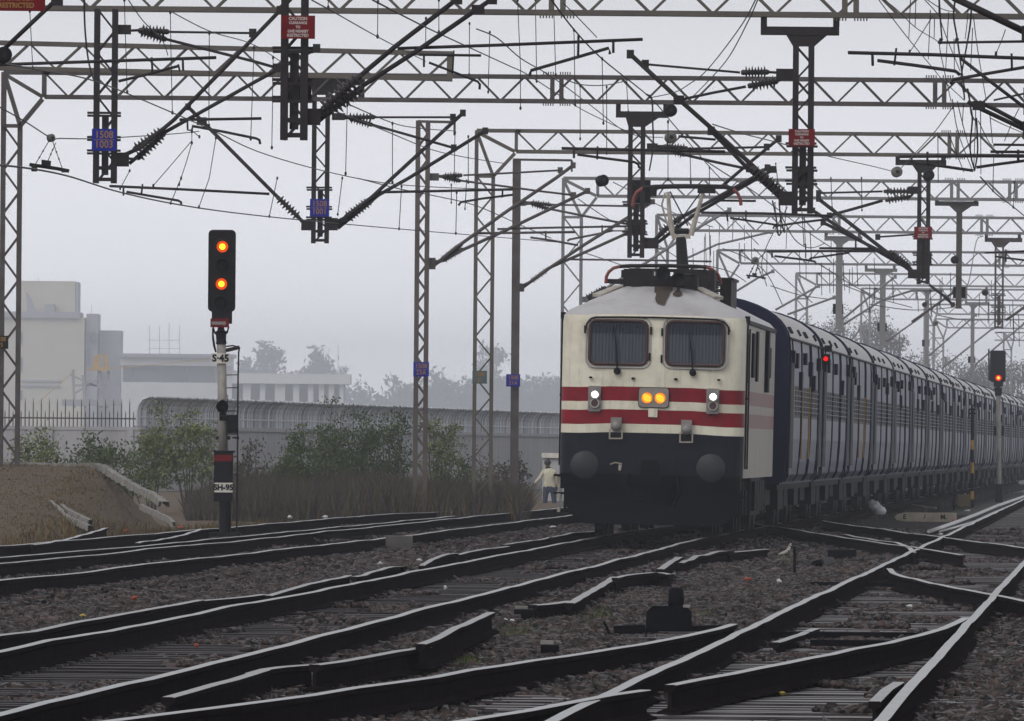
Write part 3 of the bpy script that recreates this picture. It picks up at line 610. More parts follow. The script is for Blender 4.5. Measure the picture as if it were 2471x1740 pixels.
for s in (-1, 1):
    for y in [(2.4 + i * 1.86) for i in range(9)]: b = MB(); b.bx(s * 1.618, s * 1.628, y, y + 1.15, 2.02, 2.50); wnd = part(b, 'window', M['c_glass'], coach)
    b = MB()
    for z in (2.08, 2.17, 2.26, 2.35, 2.44): b.tube([V((s * 1.636, 1.9, z)), V((s * 1.636, CLEN - 1.9, z))], .008, 4)
    part(b, 'window_bars', M['c_bar'], coach)
    for y in (.85, CLEN - 1.65):
        b = MB(); b.bx(s * 1.60, s * 1.626, y, y + .8, .95, 3.12); dr = part(b, 'door', M['c_glass'], coach)
        b = MB(); b.bx(s * 1.626, s * 1.634, y + .12, y + .68, 1.0, 1.9); part(b, 'door_panel', M['c_low'], dr)
        b = MB(); b.bx(s * 1.626, s * 1.634, y + .12, y + .68, 2.5, 3.0); part(b, 'door_window', M['c_up'], dr)
        
        for yy in (y - .1, y + .9): b = MB(); b.tube([V((s * 1.655, yy, 1.1)), V((s * 1.655, yy, 2.9))], .016, 5); part(b, 'handrail', M['c_bar'], dr)
    for y, z, q, w_ in ((1.0, 3.0, .17, .07), (3.1, 2.95, .2, .075), (6.4, 2.62, .24, .06), (9.0, 3.02, .16, .06), (12.6, 2.86, .2, .07), (15.1, 2.62, .22, .06), (18.2, 2.98, .18, .075)):
        b = MB(); b.bx(s * 1.60, s * (1.62 + w_), y, y + .7, z - q / 2 * 1.3, z + q / 2 * 1.3); part(b, 'shutter_box', M['c_glass'], coach)
    b = MB()
    pass
    for y in (2.2, 3.0, 8.1, 11.8, 12.7, 18.6):
        b = MB(); b.box((s * 1.558, y, 3.47), (.040, .22, .12), M=Matrix.Rotation(-s * .5, 3, 'Y')); part(b, 'roof_vent', M['roof_kit'], coach)
    b = MB(); b.box((s * 1.625, CLEN / 2, 3.315), (.05, CLEN, .03)) 
    part(b, 'roof_gutter', M['roof_kit'], coach)
for y0 in (2.0, CLEN - 5.0):
    b = MB()
    for s in (-1, 1): b.bx(s * 1.08, s * 1.2, y0, y0 + 3.0, .45, .75)
    b.bx(-1.1, 1.1, y0 + 1.2, y0 + 1.8, .5, .84); bgc = part(b, 'bogie', M['under'], coach)
    for y in (y0 + .3, y0 + 2.7):
        b = MB()
        for s in (-1, 1): b.lathe(V((s * .8, y, .457)), V((s * .97, y, .457)), [(0, .48), (.14, .457), (.17, .2)], 14)
        b.tube([V((-.85, y, .457)), V((.85, y, .457))], .08, 6); part(b, 'wheelset', M['under'], bgc)
for q in ((-1.3, 1.3, 6.2, 9.4, .36, .84), (-1.25, 1.3, 10.0, 12.4, .40, .84), (.6, 1.4, 12.8, 15.4, .42, .84)): b = MB(); b.bx(*q); part(b, 'battery_box', M['under'], coach)
b = MB(); b.bx(-1.2, 1.45, .3, CLEN - .3, .72, .83); part(b, 'underframe', M['under'], coach)
STR = [MB().bx(1.622, 1.65, y, y + .16, 1.25, 2.55) for y in (2.6, 8.1, 13.0)]
coaches = [coach]; pos = D0 + 18.9; ncoach = 19
ords = ['front', 'second', 'third', 'fourth', 'fifth', 'sixth', 'seventh', 'eighth', 'ninth', 'tenth', 'eleventh', 'twelfth', 'thirteenth', 'fourteenth', 'fifteenth', 'sixteenth', 'seventeenth', 'eighteenth', 'last visible']
for i in range(ncoach):
    c = coach if i == 0 else copy_tree(coach)
    y0 = pos + i * 22.3; a = math.atan((T_main(y0 + CLEN) - T_main(y0)) / CLEN)
    c.location = (T_main(y0), y0, 0); c.rotation_euler = (0, TILT if y0 < 300 else TILT * .5, -a)
    tag(c, ['front blue coach with navy end right behind the locomotive', ords[i] + ' blue coach counted back from the locomotive'][i > 0], 'coach', 'blue passenger coaches of the train')
    coaches.append(c)
    if i:
        rc = random.Random(50 + i)
        for ch in list(c.children):
            if ch.name.split('.')[0] in ('shutter_box', 'roof_vent'):
                if rc.random() < .38: bpy.data.objects.remove(ch)
                else: ch.location.y += rc.uniform(-.8, .8); ch.location.z += rc.uniform(-.06, .06) if ch.name.startswith('sh') else 0
for c in (coaches[1], coaches[3]):
    for st in STR: o = st.build('yellow_stripe', M['yellow'], None); o.parent = c
st2 = MB(); st2.bx(1.622, 1.64, .25, .72, 2.02, 2.52); o = st2.build('yellow_plate', M['yellow'], None); o.parent = coach
# ---------------------------------------------------------------- gantries
def seg(b, p, q, w, h=None): b.bar(p, q, w, h or w, (0, 1, 0))
def truss(b, x0, x1, Y, zb, zt, ch, lc, per, dy=.42, dz=0.0, double=True):
    f = lambda x: dz * (x - x0)
    for yy in (Y - dy / 2, Y + dy / 2):
        for z in (zb, zt): seg(b, V((x0, yy, z + f(x0))), V((x1, yy, z + f(x1))), ch, ch)
    n = max(1, round((x1 - x0) / per)); per = (x1 - x0) / n
    for yy in ((Y - dy / 2 + .02, Y + dy / 2 - .02) if double else (Y,)):
        for i in range(n):
            a = x0 + i * per; m = a + per / 2; c = a + per; o = .03
            seg(b, V((a + o, yy, zt - ch * .4 + f(a))), V((m - o, yy, zb + ch * .4 + f(m))), lc, lc * .5); seg(b, V((m + o, yy, zb + ch * .4 + f(m))), V((c - o, yy, zt - ch * .4 + f(c))), lc, lc * .5)
def lattice_col(b, x, Y, z0, z1, w, leg, lc, per=None):
    d = w * .75
    for sx in (-1, 1):
        for sy in (-1, 1): seg(b, V((x + sx * (w - leg) / 2, Y + sy * d / 2, z0)), V((x + sx * (w - leg) / 2, Y + sy * d / 2, z1)), leg, leg * .7)
    per = per or w * 1.9; n = max(1, round((z1 - z0) / per)); per = (z1 - z0) / n; h = (w - leg) / 2 * .98
    for sy in (-1, 1):
        y = Y + sy * d / 2
        for i in range(n):
            a = z0 + i * per
            seg(b, V((x - h, y, a)), V((x + h, y, a + per / 2)), lc, .015); seg(b, V((x + h, y, a + per / 2)), V((x - h, y, a + per)), lc, .015)
def px2X(x, Y): return (x - CX) / F * Y
M['steel_hazed'] = mat('haze_paled_steel', (.17, .17, .18), .5, .0, .25, 1.5, col2=(.16, .155, .155))  # steel colour paled to stand in for haze on distant gantries and arms
M['steel_hazed_far'] = mat('haze_paled_far_steel', (.26, .26, .275), .5, .0, .2, 1.5)  # paler again: haze fade painted into the farthest gantry steel
GRP = 'steel lattice gantries across the tracks'
def gantry(label, Y, x0, x1, m, col=None, splice=(), zb=7.89, zt=8.345, dz=0, per=.92, ch=.075, colw=None, endpost=None, colbase=-.6):
    t = empty('gantry', (x0, Y, 0), label, 'gantry', GRP)
    b = MB(); truss(b, x0, x1, Y, zb, zt, ch, .035, per, dz=dz)
    bm_ = b.build('beam', m, t)
    for s in splice:
        X = px2X(s, Y); b = MB(); f = dz * (X - x0)
        for q in (-.085, .085): b.box((X + q, Y - .23, (zb + zt) / 2 + f), (.085, .06, zt - zb - .06))
        for z, sg in ((zb - .055, -1), (zt + .055, 1)):
            b.box((X, Y - .22, z - sg * .03 + f), (.62, .05, .03))
            for i in range(12):
                if i not in (5, 6): b.box((X - .25 + i * .045, Y - .24, z + sg * .012 + f), (.022, .03, .05))
        b.build('splice_joint', m, t)
    if col:
        xa, xb = px2X(col[0], Y), px2X(col[1], Y); w = xb - xa; xm = (xa + xb) / 2; zk = zb - .55
        b = MB(); lattice_col(b, xm, Y, colbase, zk, w, .085, .035, w * 2.0); b.build('column', m, t)
        b = MB(); leg = .085; xl = xa + leg / 2; xr = xb - leg / 2; xe = px2X(col[2], Y)
        for yy in (Y - .21, Y + .21):
            seg(b, V((xl, yy, zk)), V((xl, yy, zt)), leg); seg(b, V((xl, yy, zt - .03)), V((xe, yy, zb)), .07); seg(b, V((xl + .03, yy, zt - .1)), V((xr, yy, zk)), .07)
            seg(b, V((xr, yy, zk)), V((xe, yy, zb - .04)), .07); seg(b, V((xe + .03, yy, zb)), V((xe + .03, yy, zt)), .075); seg(b, V((xl, yy, zt)), V((x0 + .1, yy, zt)), ch); seg(b, V((xl, yy, zk)), V((xr, yy, zk)), .06)
        b.build('knee_brace', m, t)
    if endpost:
        b = MB(); X = px2X(endpost, Y); b.box((X, Y, (zb + zt) / 2 + dz * (X - x0)), (.10, .44, zt - zb + .08)); b.build('end_post', m, t)
    return t
gantry('nearest gantry beam along the top edge of the photo', 195, -9.6, 9.0, M['beam'], splice=(1337, 2044))
gantry('tan gantry beam ending at a post just right of the top red sign', 232, -10.5, px2X(1085, 232), M['beam'], zb=8.07, zt=8.52, dz=-.0155, endpost=1079)
gantry('gantry with dark lattice column at the left edge', 245, px2X(102, 245), 11, M['steel'], col=(-2, 49, 97), splice=(1338, 2261), colbase=-.1)
gantry('gantry whose column carries the olive plate right of the tall lattice mast', 287, px2X(1241, 287), 13, M['beam'], col=(1141, 1191, 1238), splice=(2295,))
gantry('gantry whose pale column stands left of the locomotive roof', 337, px2X(1437, 337), 15, M['steel_hazed'], col=(1352, 1404, 1436), splice=(2300, 2440))
gantry('gantry behind the raised pantograph', 389, px2X(1640, 389), 17.5, M['steel_hazed'], col=(1578, 1612, 1636), splice=(2015, 2372))
gantry('gantry with its corner brace right of the roof equipment', 457, px2X(1785, 457), 20, M['steel_hazed'], col=(1726, 1762, 1782), splice=(2415,))
gantry('gantry corner standing above the second coach', 515, px2X(1972, 515), 23, M['steel_hazed_far'], col=(1917, 1949, 1968))
gantry('gantry corner standing above the third coach', 562, px2X(2110, 562), 25, M['steel_hazed_far'], col=(2075, 2100, 2107))
gantry('faint gantry low behind the right hand posts', 621, px2X(2262, 621), 27, M['steel_hazed_far'], col=(2228, 2254, 2259))
gantry('faintest gantry just above the far coaches', 690, px2X(2285, 690), 29, M['steel_hazed_far'], col=(2252, 2278, 2283))
gantry('very faint gantry near the right edge above the red signal', 765, px2X(2400, 765), 32, M['steel_hazed_far'], col=(2420, 2442, 2445))
# ---------------------------------------------------------------- hanging posts
DROP = {}
def hang(key, label, Y, xc, ybot, wpx, m, ztop=7.85, solid=False, bracket=None, plates=(), leg=.085, gp='posts hanging from the gantries'):
    pb = P(xc, ybot, Y); w = L(wpx, Y); x = pb.x; z0 = pb.z
    t = empty('hanging_post', (x, Y, z0), label, 'hanging post', gp); b = MB()
    ztr = ztop
    if bracket:
        bl, brr, by0, by1, tl, tr, ty = bracket; zA = P(xc, by0, Y).z; zB = P(xc, by1, Y).z; zC = P(xc, ty, Y).z; ztr = zC
        k = MB(); XL, XR = px2X(bl, Y), px2X(brr, Y); off = x - P(xc, ty, Y).x
        k.bx(XL, XR, Y - .12, Y + .12, zB, zA)
        for q in (XL + .045, XR - L(14, Y) * .5 - .0): k.bx(q - .045, q + .045, Y - .14, Y + .14, zA, ztop)
        k.prism([(px2X(tl, Y), zB), (px2X(tr, Y), zB), (x + w / 2, zC), (x - w / 2, zC)], lambda u, v_, h: V((u, Y + h, v_)), -.10, .10)
        k.build('hanger_bracket', m, t)
    if solid: b.box((x, Y, (z0 + ztr) / 2), (w, w * .9, ztr - z0)); b.bx(x - w * .56, x + w * .56, Y - w * .52, Y + w * .52, z0, z0 + .04); b.build('post', m, t)
    else:
        lattice_col(b, x, Y, z0, ztr, w, leg, .028, w * 1.7)
        for z in (z0 + .03, z0 + .2): b.bx(x - w / 2 + .02, x + w / 2 - .02, Y - w * .36, Y + w * .36, z, z + .05)
        b.build('lattice', m, t)
        c = MB()
        for z in (z0 + .42, z0 + .62, z0 + .98):
            c.bx(x - w / 2 - .09, x + w / 2 + .06, Y - w * .44, Y - w * .40, z, z + .035); c.bx(x - w / 2 - .1, x + w / 2 + .05, Y + w * .40, Y + w * .44, z + .05, z + .085)
        c.bx(x - .05, x + .05, Y - .05, Y + .05, z0 + .12, z0 + 1.0); c.build('clamp', m, t)
    for (a, bb, c_, d) in plates:
        p = P(a, c_, Y); q = P(bb, d, Y); k = MB(); k.box(((p.x + q.x) / 2, Y + w * .42, (p.z + q.z) / 2), (q.x - p.x, .05, p.z - q.z)); k.build('back_plate', M['black_paint'], t)
    DROP[key] = (x, Y, z0, w)
hang('D1', 'hanging post with the blue 1508 1003 plate', 194, 253, 442, 57, M['steel_dark'])
hang('D2', 'hanging post under the large red caution sign', 148, 709, 338, 66, M['steel_dark'], plates=((684, 751, 188, 248),), ztop=7.9)
hang('D3', 'hanging post with the blue 1508 1001 plate', 245, 772, 587, 43, M['steel_dark'], bracket=(692, 875, 188, 205, 745, 840, 229))
hang('D4', 'hanging post with wide bracket above the red sign right of centre', 195, 1936, 515, 51, M['steel_dark'], bracket=(1829, 2018, 65, 85, 1891, 1989, 112), plates=((1913, 1964, 405, 455),))
hang('D5', 'hanging post beside the raised pantograph', 245, 1534, 622, 41, M['steel_dark'], bracket=(1481, 1608, 269, 284, 1505, 1584, 306), plates=((1514, 1570, 434, 491), (1519, 1558, 529, 566)))
hang('D6', 'hanging post with the small far red sign', 287, 2227.5, 686, 31, M['steel_dark'], bracket=(2157, 2279, 386, 399, 2198, 2258, 417), plates=((2212, 2248, 610, 640),))
hang('D7', 'solid round shouldered hanging post near the right edge', 337, 2313, 745, 14, M['steel'], solid=True, bracket=(2253, 2358, 486, 497, 2288, 2342, 513), plates=((2300, 2330, 692, 720),))
hang('D8', 'pale solid hanging post over the second coach', 389, 2024, 795, 16, M['steel_hazed'], solid=True, bracket=(1987, 2078, 570, 581, 2006, 2046, 591), plates=((2010, 2035, 733, 758),))
hang('D9', 'pale solid hanging post over the third coach', 457, 2129, 836, 14, M['steel_hazed'], solid=True, bracket=(2085, 2163, 648, 656, 2106, 2152, 664), plates=((2117, 2140, 779, 800),))
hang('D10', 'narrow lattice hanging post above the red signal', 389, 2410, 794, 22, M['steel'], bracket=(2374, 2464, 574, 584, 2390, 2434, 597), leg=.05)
hang('D11', 'faint solid hanging post left of the red signal', 515, 2346, 896, 9, M['steel_hazed'], solid=True, bracket=(2327, 2386, 729, 736, 2337, 2362, 743), plates=((2336, 2353, 860, 876),))
hang('D12', 'faint solid hanging post above the fourth coach', 562, 2236, 880, 10, M['steel_hazed'], solid=True, bracket=(2208, 2276, 697, 704, 2226, 2248, 710), plates=((2225, 2243, 820, 836),))
# ---------------------------------------------------------------- masts standing on the ground
def ground_mast(label, Y, xc, wpx, ytop, m, solid, arm):
    x = px2X(xc, Y); w = L(wpx, Y); z1 = P(xc, ytop, Y).z
    t = empty('overhead_line_mast', (x, Y, -.3), label, 'mast'); b = MB()
    if solid:
        b.bx(x - w / 2, x + w / 2, Y - .16, Y - .145, -.6, z1); b.bx(x - w / 2, x + w / 2, Y + .145, Y + .16, -.6, z1); b.bx(x - .012, x + .012, Y - .15, Y + .15, -.6, z1)
        for i, z in enumerate((z1 - 1.0, z1 - 3.0, z1 - 4.4)):
            for dx in (-.04, .04):
                for dz in (0, .07): b.disc(V((x + dx, Y - .165, z + dz)), V((x + dx, Y - .168, z + dz)), .012, 8)
    else: lattice_col(b, x, Y, -.6, z1, w, .10, .05, .55)
    b.build('post', m, t)
    b = MB(); p = P(arm[0][0], arm[0][1], Y); q = P(arm[1][0], arm[1][1], Y)
    for yy in (-.1, .1): b.bar(p + V((0, yy, 0)), q + V((0, yy, 0)), .05, .10, (0, 1, 0))
    b.bar(q, q - V((0, 0, .28)), .05, .05, (0, 1, 0))
    if not solid:
        for i in range(5): s = p + (q - p) * (i / 4); b.bar(s + V((0, -.1, 0)), s + V((0, .1, 0)), .03, .03)
    b.build('top_arm', m, t)
    return t
ground_mast('tall lattice mast with the blue 1508 23A plate', 278, 1016, 35, 291, M['steel_brown'], False, ((1009, 293), (1097, 295)))
ground_mast('plain solid mast with the blue 1508 21A plate', 318, 1243, 20, 384, M['steel'], True, ((1238, 385), (1380, 387)))
# ---------------------------------------------------------------- plates and signs
def sign(name, label, cat, Y, x0, x1, y0, y1, m, lines, lm, size, sp, bar_=False, grp=None, weather=None):
    a = P(x0, y0, Y); c = P(x1, y1, Y); cx, cz = (a.x + c.x) / 2, (a.z + c.z) / 2; w, h = c.x - a.x, a.z - c.z
    t = empty(name, (cx, Y, cz), label, cat, grp); b = MB(); b.box((cx, Y, cz), (w, .012, h)); pl_ = b.build('plate', m, t)
    n = len(lines)
    for i, s in enumerate(lines):
        z = ((n - 1) / 2 - i) * sp * h
        text('lettering', s, size[i] * h if isinstance(size, (list, tuple)) else size * h, lm, t, lambda u, v_, d, z=z: V((u, -.0085 - d, v_ + z)), .002, .002, sx=.92)
    if bar_: b = MB(); b.box((cx, Y - .009, cz), (w * .82, .004, h * .022)); b.build('divider', lm, t)
    for sx in (-1, 1):
        pass
    return t
BG = 'blue number plates on the masts'
sign('number_plate', 'blue plate reading 1508 over 1003', 'number plate', 193.6, 221.7, 280.5, 310.5, 364, M['blue_plate'], ('1508', '1003'), M['orange_paint'], .46, .44, True, BG)
sign('number_plate', 'blue plate reading 1508 over 1001', 'number plate', 244.7, 748, 794, 480, 523, M['blue_plate'], ('1508', '1001'), M['orange_paint'], .46, .44, True, BG)
sign('number_plate', 'blue plate reading 1508 over 23A on the lattice mast', 'number plate', 277.6, 997.5, 1035, 873.5, 909, M['blue_plate'], ('1508', '23A'), M['orange_paint'], .46, .44, True, BG)
sign('number_plate', 'blue plate reading 1508 over 21A on the solid mast', 'number plate', 317.7, 1221.5, 1255, 903, 933, M['blue_plate'], ('1508', '21A'), M['orange_paint'], .46, .44, False, BG)
M['olive_plate'] = mat('weathered_olive_plate', (.055, .09, .10), .6, 0, .4, 1.2, col2=(.10, .085, .03))
sign('number_plate', 'weathered olive plate with faded 1508 between the column legs', 'number plate', 286.6, 1140, 1175, 894.5, 926, M['olive_plate'], ('1508', '21'), M['orange_paint'], .42, .44, False)
sign('number_plate', 'dark plate ending in 08 and 75 at the left edge', 'number plate', 244.6, -18, 20, 810, 842, M['black_paint'], ('1508', '75'), M['orange_paint'], .46, .44)
CA = ('CAUTION', 'CLEARANCE', 'TO', 'OHE NEARBY', 'RESTRICTED')
RG = 'red caution signs on the hanging posts'
sign('caution_sign', 'large red caution sign near the top left', 'sign', 147.7, 678, 760, 37, 94, M['red_plate'], CA, M['sign_white'], (.19, .15, .15, .16, .18), .18, grp=RG)
sign('caution_sign', 'red caution sign right of centre beneath the wide bracket', 'sign', 194.7, 1903, 1966, 311, 353, M['red_plate'], CA, M['sign_white'], (.19, .15, .15, .16, .18), .18, grp=RG)
sign('caution_sign', 'small far red caution sign above the coaches', 'sign', 286.7, 2206, 2249, 547, 576, M['red_plate'], CA, M['sign_white'], (.19, .15, .15, .16, .18), .18, grp=RG)
sign('caution_sign', 'red caution sign cut off by the top left corner', 'sign', 110, -30, 109, -68, 27, M['red_plate'], CA, M['orange_paint'], (.19, .15, .15, .16, .18), .18, grp=RG)
hang('D0', 'hanging post behind the red sign cut off at the top left corner', 110.6, 40, 10, 80, M['steel_dark'], ztop=8.0)
# ---------------------------------------------------------------- cantilevers
def insulator(b, p, q, r=.095, n=7):
    l = (q - p).length; pr = [(0, .03), (.04, .045)]; s = (l - .1) / n
    for i in range(n):
        t = .05 + i * s; rr = r * (1.0 if i % 2 == 0 else .8); pr += [(t, .036), (t + s * .35, rr), (t + s * .5, rr * .95), (t + s * .72, .036)]
    pr += [(l - .04, .045), (l, .03)]; b.smooth = True; b.lathe(p, q, pr, 12)
CG = 'cantilever arms that hold the overhead wires'
TN = {'b': 'bracket_tube', 's': 'stay_tube', 'r': 'register_tube', 'a': 'steady_arm', 'c': 'clamp'}
def cant(label, Y, tubes, ins=(), m=None, blocks=()):
    f = tubes[0][2][0]; t = empty('cantilever', P(f[0], f[1], Y), label, 'cantilever', CG); m = m or M['steel_dark']
    for i, (k, rpx, pts) in enumerate(tubes):
        yy = Y + (i % 3) * .06
        b = MB(); b.smooth = True; b.tube([P(x, y, yy) for x, y in pts], L(rpx, Y), 8); b.build(TN[k], m, t)
        if k in 'bs':
            b = MB(); x, y = pts[-1]; p = P(x, y, yy); 
            b.box(p + V((-.0, -.03, 0)), (.11, .08, .13)); b.build('clamp', m, t)
    for i, (x0, y0, x1, y1, *r) in enumerate(ins):
        b = MB(); insulator(b, P(x0, y0, Y - .02 + i * .05), P(x1, y1, Y - .02 + i * .05), r[0] if r else .095, r[1] if len(r) > 1 else 7); b.build('insulator', M['insul'], t)
    for (x0, y0, *_q) in ins:
        if blocks:
            k_ = min(blocks, key=lambda B: math.hypot((B[0] + B[1]) / 2 - x0, (B[2] + B[3]) / 2 - y0)); b = MB(); b.tube([P((k_[0] + k_[1]) / 2, (k_[2] + k_[3]) / 2 + (3 if y0 > (k_[2] + k_[3]) / 2 else -3), Y), P(x0, y0, Y - .01)], L(3.2, Y), 7); b.build('insulator_socket', m, t)
    for x0, x1, y0, y1 in blocks:
        x0 -= 5; x1 += 3; p, q = P(x0, y0, Y), P(x1, y1, Y); b = MB(); b.box((p + q) / 2, (q.x - p.x, .14, p.z - q.z)); b.build('end_bracket', m, t)
    return t
cant('cantilever off the left edge with a long tube under the first beam', 172, [('r', 4, [(-60, 158), (522, 139)]), ('a', 3.5, [(286, 196), (350, 181), (432, 159)]), ('c', 2.6, [(366, 138), (368, 178)]), ('c', 2.8, [(441, 143), (442, 171)]), ('c', 2.4, [(430, 155), (434, 172)])])
cant('thick arm crossing the top left corner', 122, [('b', 5.5, [(6, 122), (138, -3)])])
cant('cantilever right of the 1508 1003 plate', 194, [('b', 5, [(300, 374), (340, 356), (420, 289), (600, 104), (676, 25)]), ('b', 4.6, [(312, 395), (400, 318), (620, 195), (764, 117)]), ('s', 2.8, [(405, 77), (610, 80)]), ('s', 3.6, [(398, 94), (620, 150), (668, 164)]),
  ('r', 3.5, [(433, 289), (631, 286)]), ('a', 3.2, [(463, 304), (540, 318), (618, 334), (626, 338), (628, 348)]), ('c', 2.4, [(452, 290), (453, 314), (460, 314)]), ('c', 2.2, [(466, 303), (462, 316)])], [(334, 73, 408, 77), (334, 73, 402, 96), (322, 362, 398, 310, .095, 8), (330, 384, 398, 320, .095, 8)], blocks=((288, 313, 60, 83), (284, 308, 368, 402)))
cant('big black cantilever under the large caution sign', 148, [('b', 6, [(752, 296), (804, 240), (880, 174), (954, 112), (1104, -3)]), ('b', 5.8, [(763, 297), (818, 250), (875, 207), (1003, 125), (1188, -3)]), ('r', 4, [(959, 117), (1200, 109), (1551, 95)]), ('a', 4, [(1278, 182), (1282, 170), (1469, 116), (1472, 131)]), ('c', 3, [(1396, 84), (1395, 140)]), ('c', 3.2, [(1480, 99), (1480, 128)]),
  ('r', 3.2, [(1011, 132), (1161, 134)]), ('a', 3, [(1035, 151), (1100, 176), (1153, 197), (1158, 204), (1157, 216)]), ('c', 2.6, [(1023, 133), (1023, 162)]), ('c', 2.2, [(1095, 122), (1092, 178)])], [(776, 268, 872, 180, .10, 8), (786, 276, 876, 210, .10, 8)], blocks=((738, 770, 262, 302), (1143, 1166, 12, 34)))
cant('cantilever on the right of the 1508 1001 plate', 245, [('b', 4.6, [(806, 549), (865, 500), (897, 476), (943, 433), (1117, 273)]), ('b', 4.4, [(815, 551), (913, 471), (986, 430), (1171, 316)]), ('s', 2.6, [(905, 283), (1093, 283)]), ('s', 3.2, [(898, 301), (1000, 330), (1095, 357)]), ('r', 3.2, [(916, 464), (1060, 461), (1238, 457)]), ('a', 2.8, [(1106, 496), (1112, 488), (1165, 479), (1238, 470)]), ('c', 2.2, [(1213, 456), (1212, 477)])],
  [(836, 283, 905, 283, .09), (842, 285, 900, 302, .09), (832, 524, 892, 480, .085, 8), (838, 532, 900, 482, .085, 8)], blocks=((806, 830, 273, 290), (797, 812, 526, 556)))
cant('cantilever sloping down to the left of the 1508 1001 plate', 245, [('b', 4.5, [(738, 543), (700, 504), (660, 466), (454, 258)]), ('r', 3.2, [(264, 449), (440, 457), (650, 468)]), ('a', 3, [(305, 463), (370, 474), (430, 484), (437, 488), (437, 496)]), ('c', 2.4, [(298, 450), (298, 472)]), ('c', 2.2, [(344, 444), (341, 472)])], [(722, 526, 668, 474, .10, 7)], blocks=((732, 750, 530, 556), (480, 496, 283, 302)))
cant('cantilever of the tall lattice mast', 278, [('b', 4.2, [(1046, 642), (1098, 599), (1220, 512), (1341, 430), (1383, 399)]), ('b', 4, [(1056, 634), (1110, 606), (1220, 556), (1418, 461)]), ('s', 2.4, [(1118, 423), (1220, 418), (1352, 411)]), ('s', 2.6, [(1112, 436), (1220, 450), (1300, 461), (1384, 471)]), ('r', 3, [(1150, 563), (1388, 560)]), ('r', 2.6, [(1200, 553), (1300, 550), (1515, 546)]), ('c', 2, [(1317, 557), (1317, 577)]), ('a', 2.6, [(1280, 573), (1330, 580), (1395, 592)])], [(1068, 425, 1116, 423, .085, 6), (1068, 427, 1112, 437, .085, 6), (1064, 628, 1116, 588, .08, 8), (1068, 630, 1118, 600, .08, 8)], M['steel'], blocks=((1036, 1056, 418, 436), (1034, 1048, 622, 650)))
cant('cantilever of the plain solid mast', 318, [('b', 4, [(1257, 697), (1317, 653), (1400, 597), (1575, 487)]), ('b', 3.6, [(1262, 694), (1322, 648), (1420, 605), (1513, 563)]), ('s', 2.4, [(1332, 494), (1543, 498)]), ('s', 2.8, [(1330, 505), (1420, 523), (1516, 541)]), ('r', 2.4, [(1378, 626), (1560, 628), (1717, 631)]), ('a', 2.6, [(1369, 582), (1374, 578), (1450, 563), (1480, 556)]), ('c', 2, [(1453, 543), (1453, 568)])], [(1280, 489, 1332, 495, .09, 7), (1280, 491, 1330, 506, .09, 7), (1280, 680, 1322, 650, .085, 7)], M['steel'], blocks=((1252, 1266, 484, 497), (1250, 1262, 684, 704)))
cant('cantilever of the column beside the locomotive roof', 337, [('b', 3.6, [(1404, 724), (1440, 710), (1545, 643), (1700, 540), (1760, 507)]), ('b', 3.2, [(1412, 727), (1470, 703), (1560, 660)]), ('s', 2, [(1475, 557), (1512, 557)])], [(1412, 720, 1462, 692, .09, 7)], M['steel_hazed'], blocks=((1404, 1416, 716, 730),))
cant('long black cantilever falling to the right of centre', 195, [('b', 5.6, [(1905, 484), (1824, 407), (1742, 332), (1645, 246), (1521, 131)]), ('b', 5.0, [(1890, 484), (1802, 404), (1716, 316)]), ('s', 2.8, [(1786, 175), (1557, 155)]), ('s', 3.4, [(1800, 209), (1720, 224), (1641, 241)]), ('r', 3.6, [(1355, 358), (1550, 362), (1750, 366)]), ('a', 3.2, [(1393, 373), (1460, 382), (1530, 391), (1540, 396), (1543, 406)]), ('c', 2.8, [(1385, 360), (1385, 382)]), ('c', 2.4, [(1442, 353), (1441, 385)]), ('r', 3, [(1637, 329), (1727, 337)])],
  [(1882, 466, 1812, 402, .105, 8), (1892, 470, 1824, 412, .10, 8), (1856, 174, 1788, 175, .10, 7), (1878, 196, 1804, 208, .10, 7)], blocks=((1884, 1912, 462, 496), (1878, 1914, 166, 194), (1630, 1648, 232, 252)))
cant('cantilever to the right of the raised pantograph', 245, [('b', 4.4, [(1568, 592), (1614, 548), (1652, 520), (1820, 427), (1852, 405)]), ('b', 4.2, [(1576, 594), (1640, 545), (1677, 517), (1824, 433), (1866, 409)]), ('b', 4, [(1743, 449), (1800, 400), (1879, 335)]), ('s', 2.8, [(1660, 359), (1850, 355)]), ('s', 3.4, [(1649, 373), (1730, 392), (1807, 408)]), ('r', 2.8, [(1736, 484), (1824, 485)]), ('r', 3, [(1692, 513), (1844, 515), (2010, 521)]), ('a', 2.6, [(1762, 526), (1850, 539), (1880, 544)]), ('c', 2.2, [(1754, 515), (1756, 534)]), ('c', 2, [(1800, 508), (1800, 532)])],
  [(1590, 566, 1640, 524, .105, 7), (1600, 353, 1660, 358, .09, 7), (1602, 356, 1654, 375, .09, 7)], blocks=((1558, 1586, 574, 600), (1566, 1584, 346, 364)))
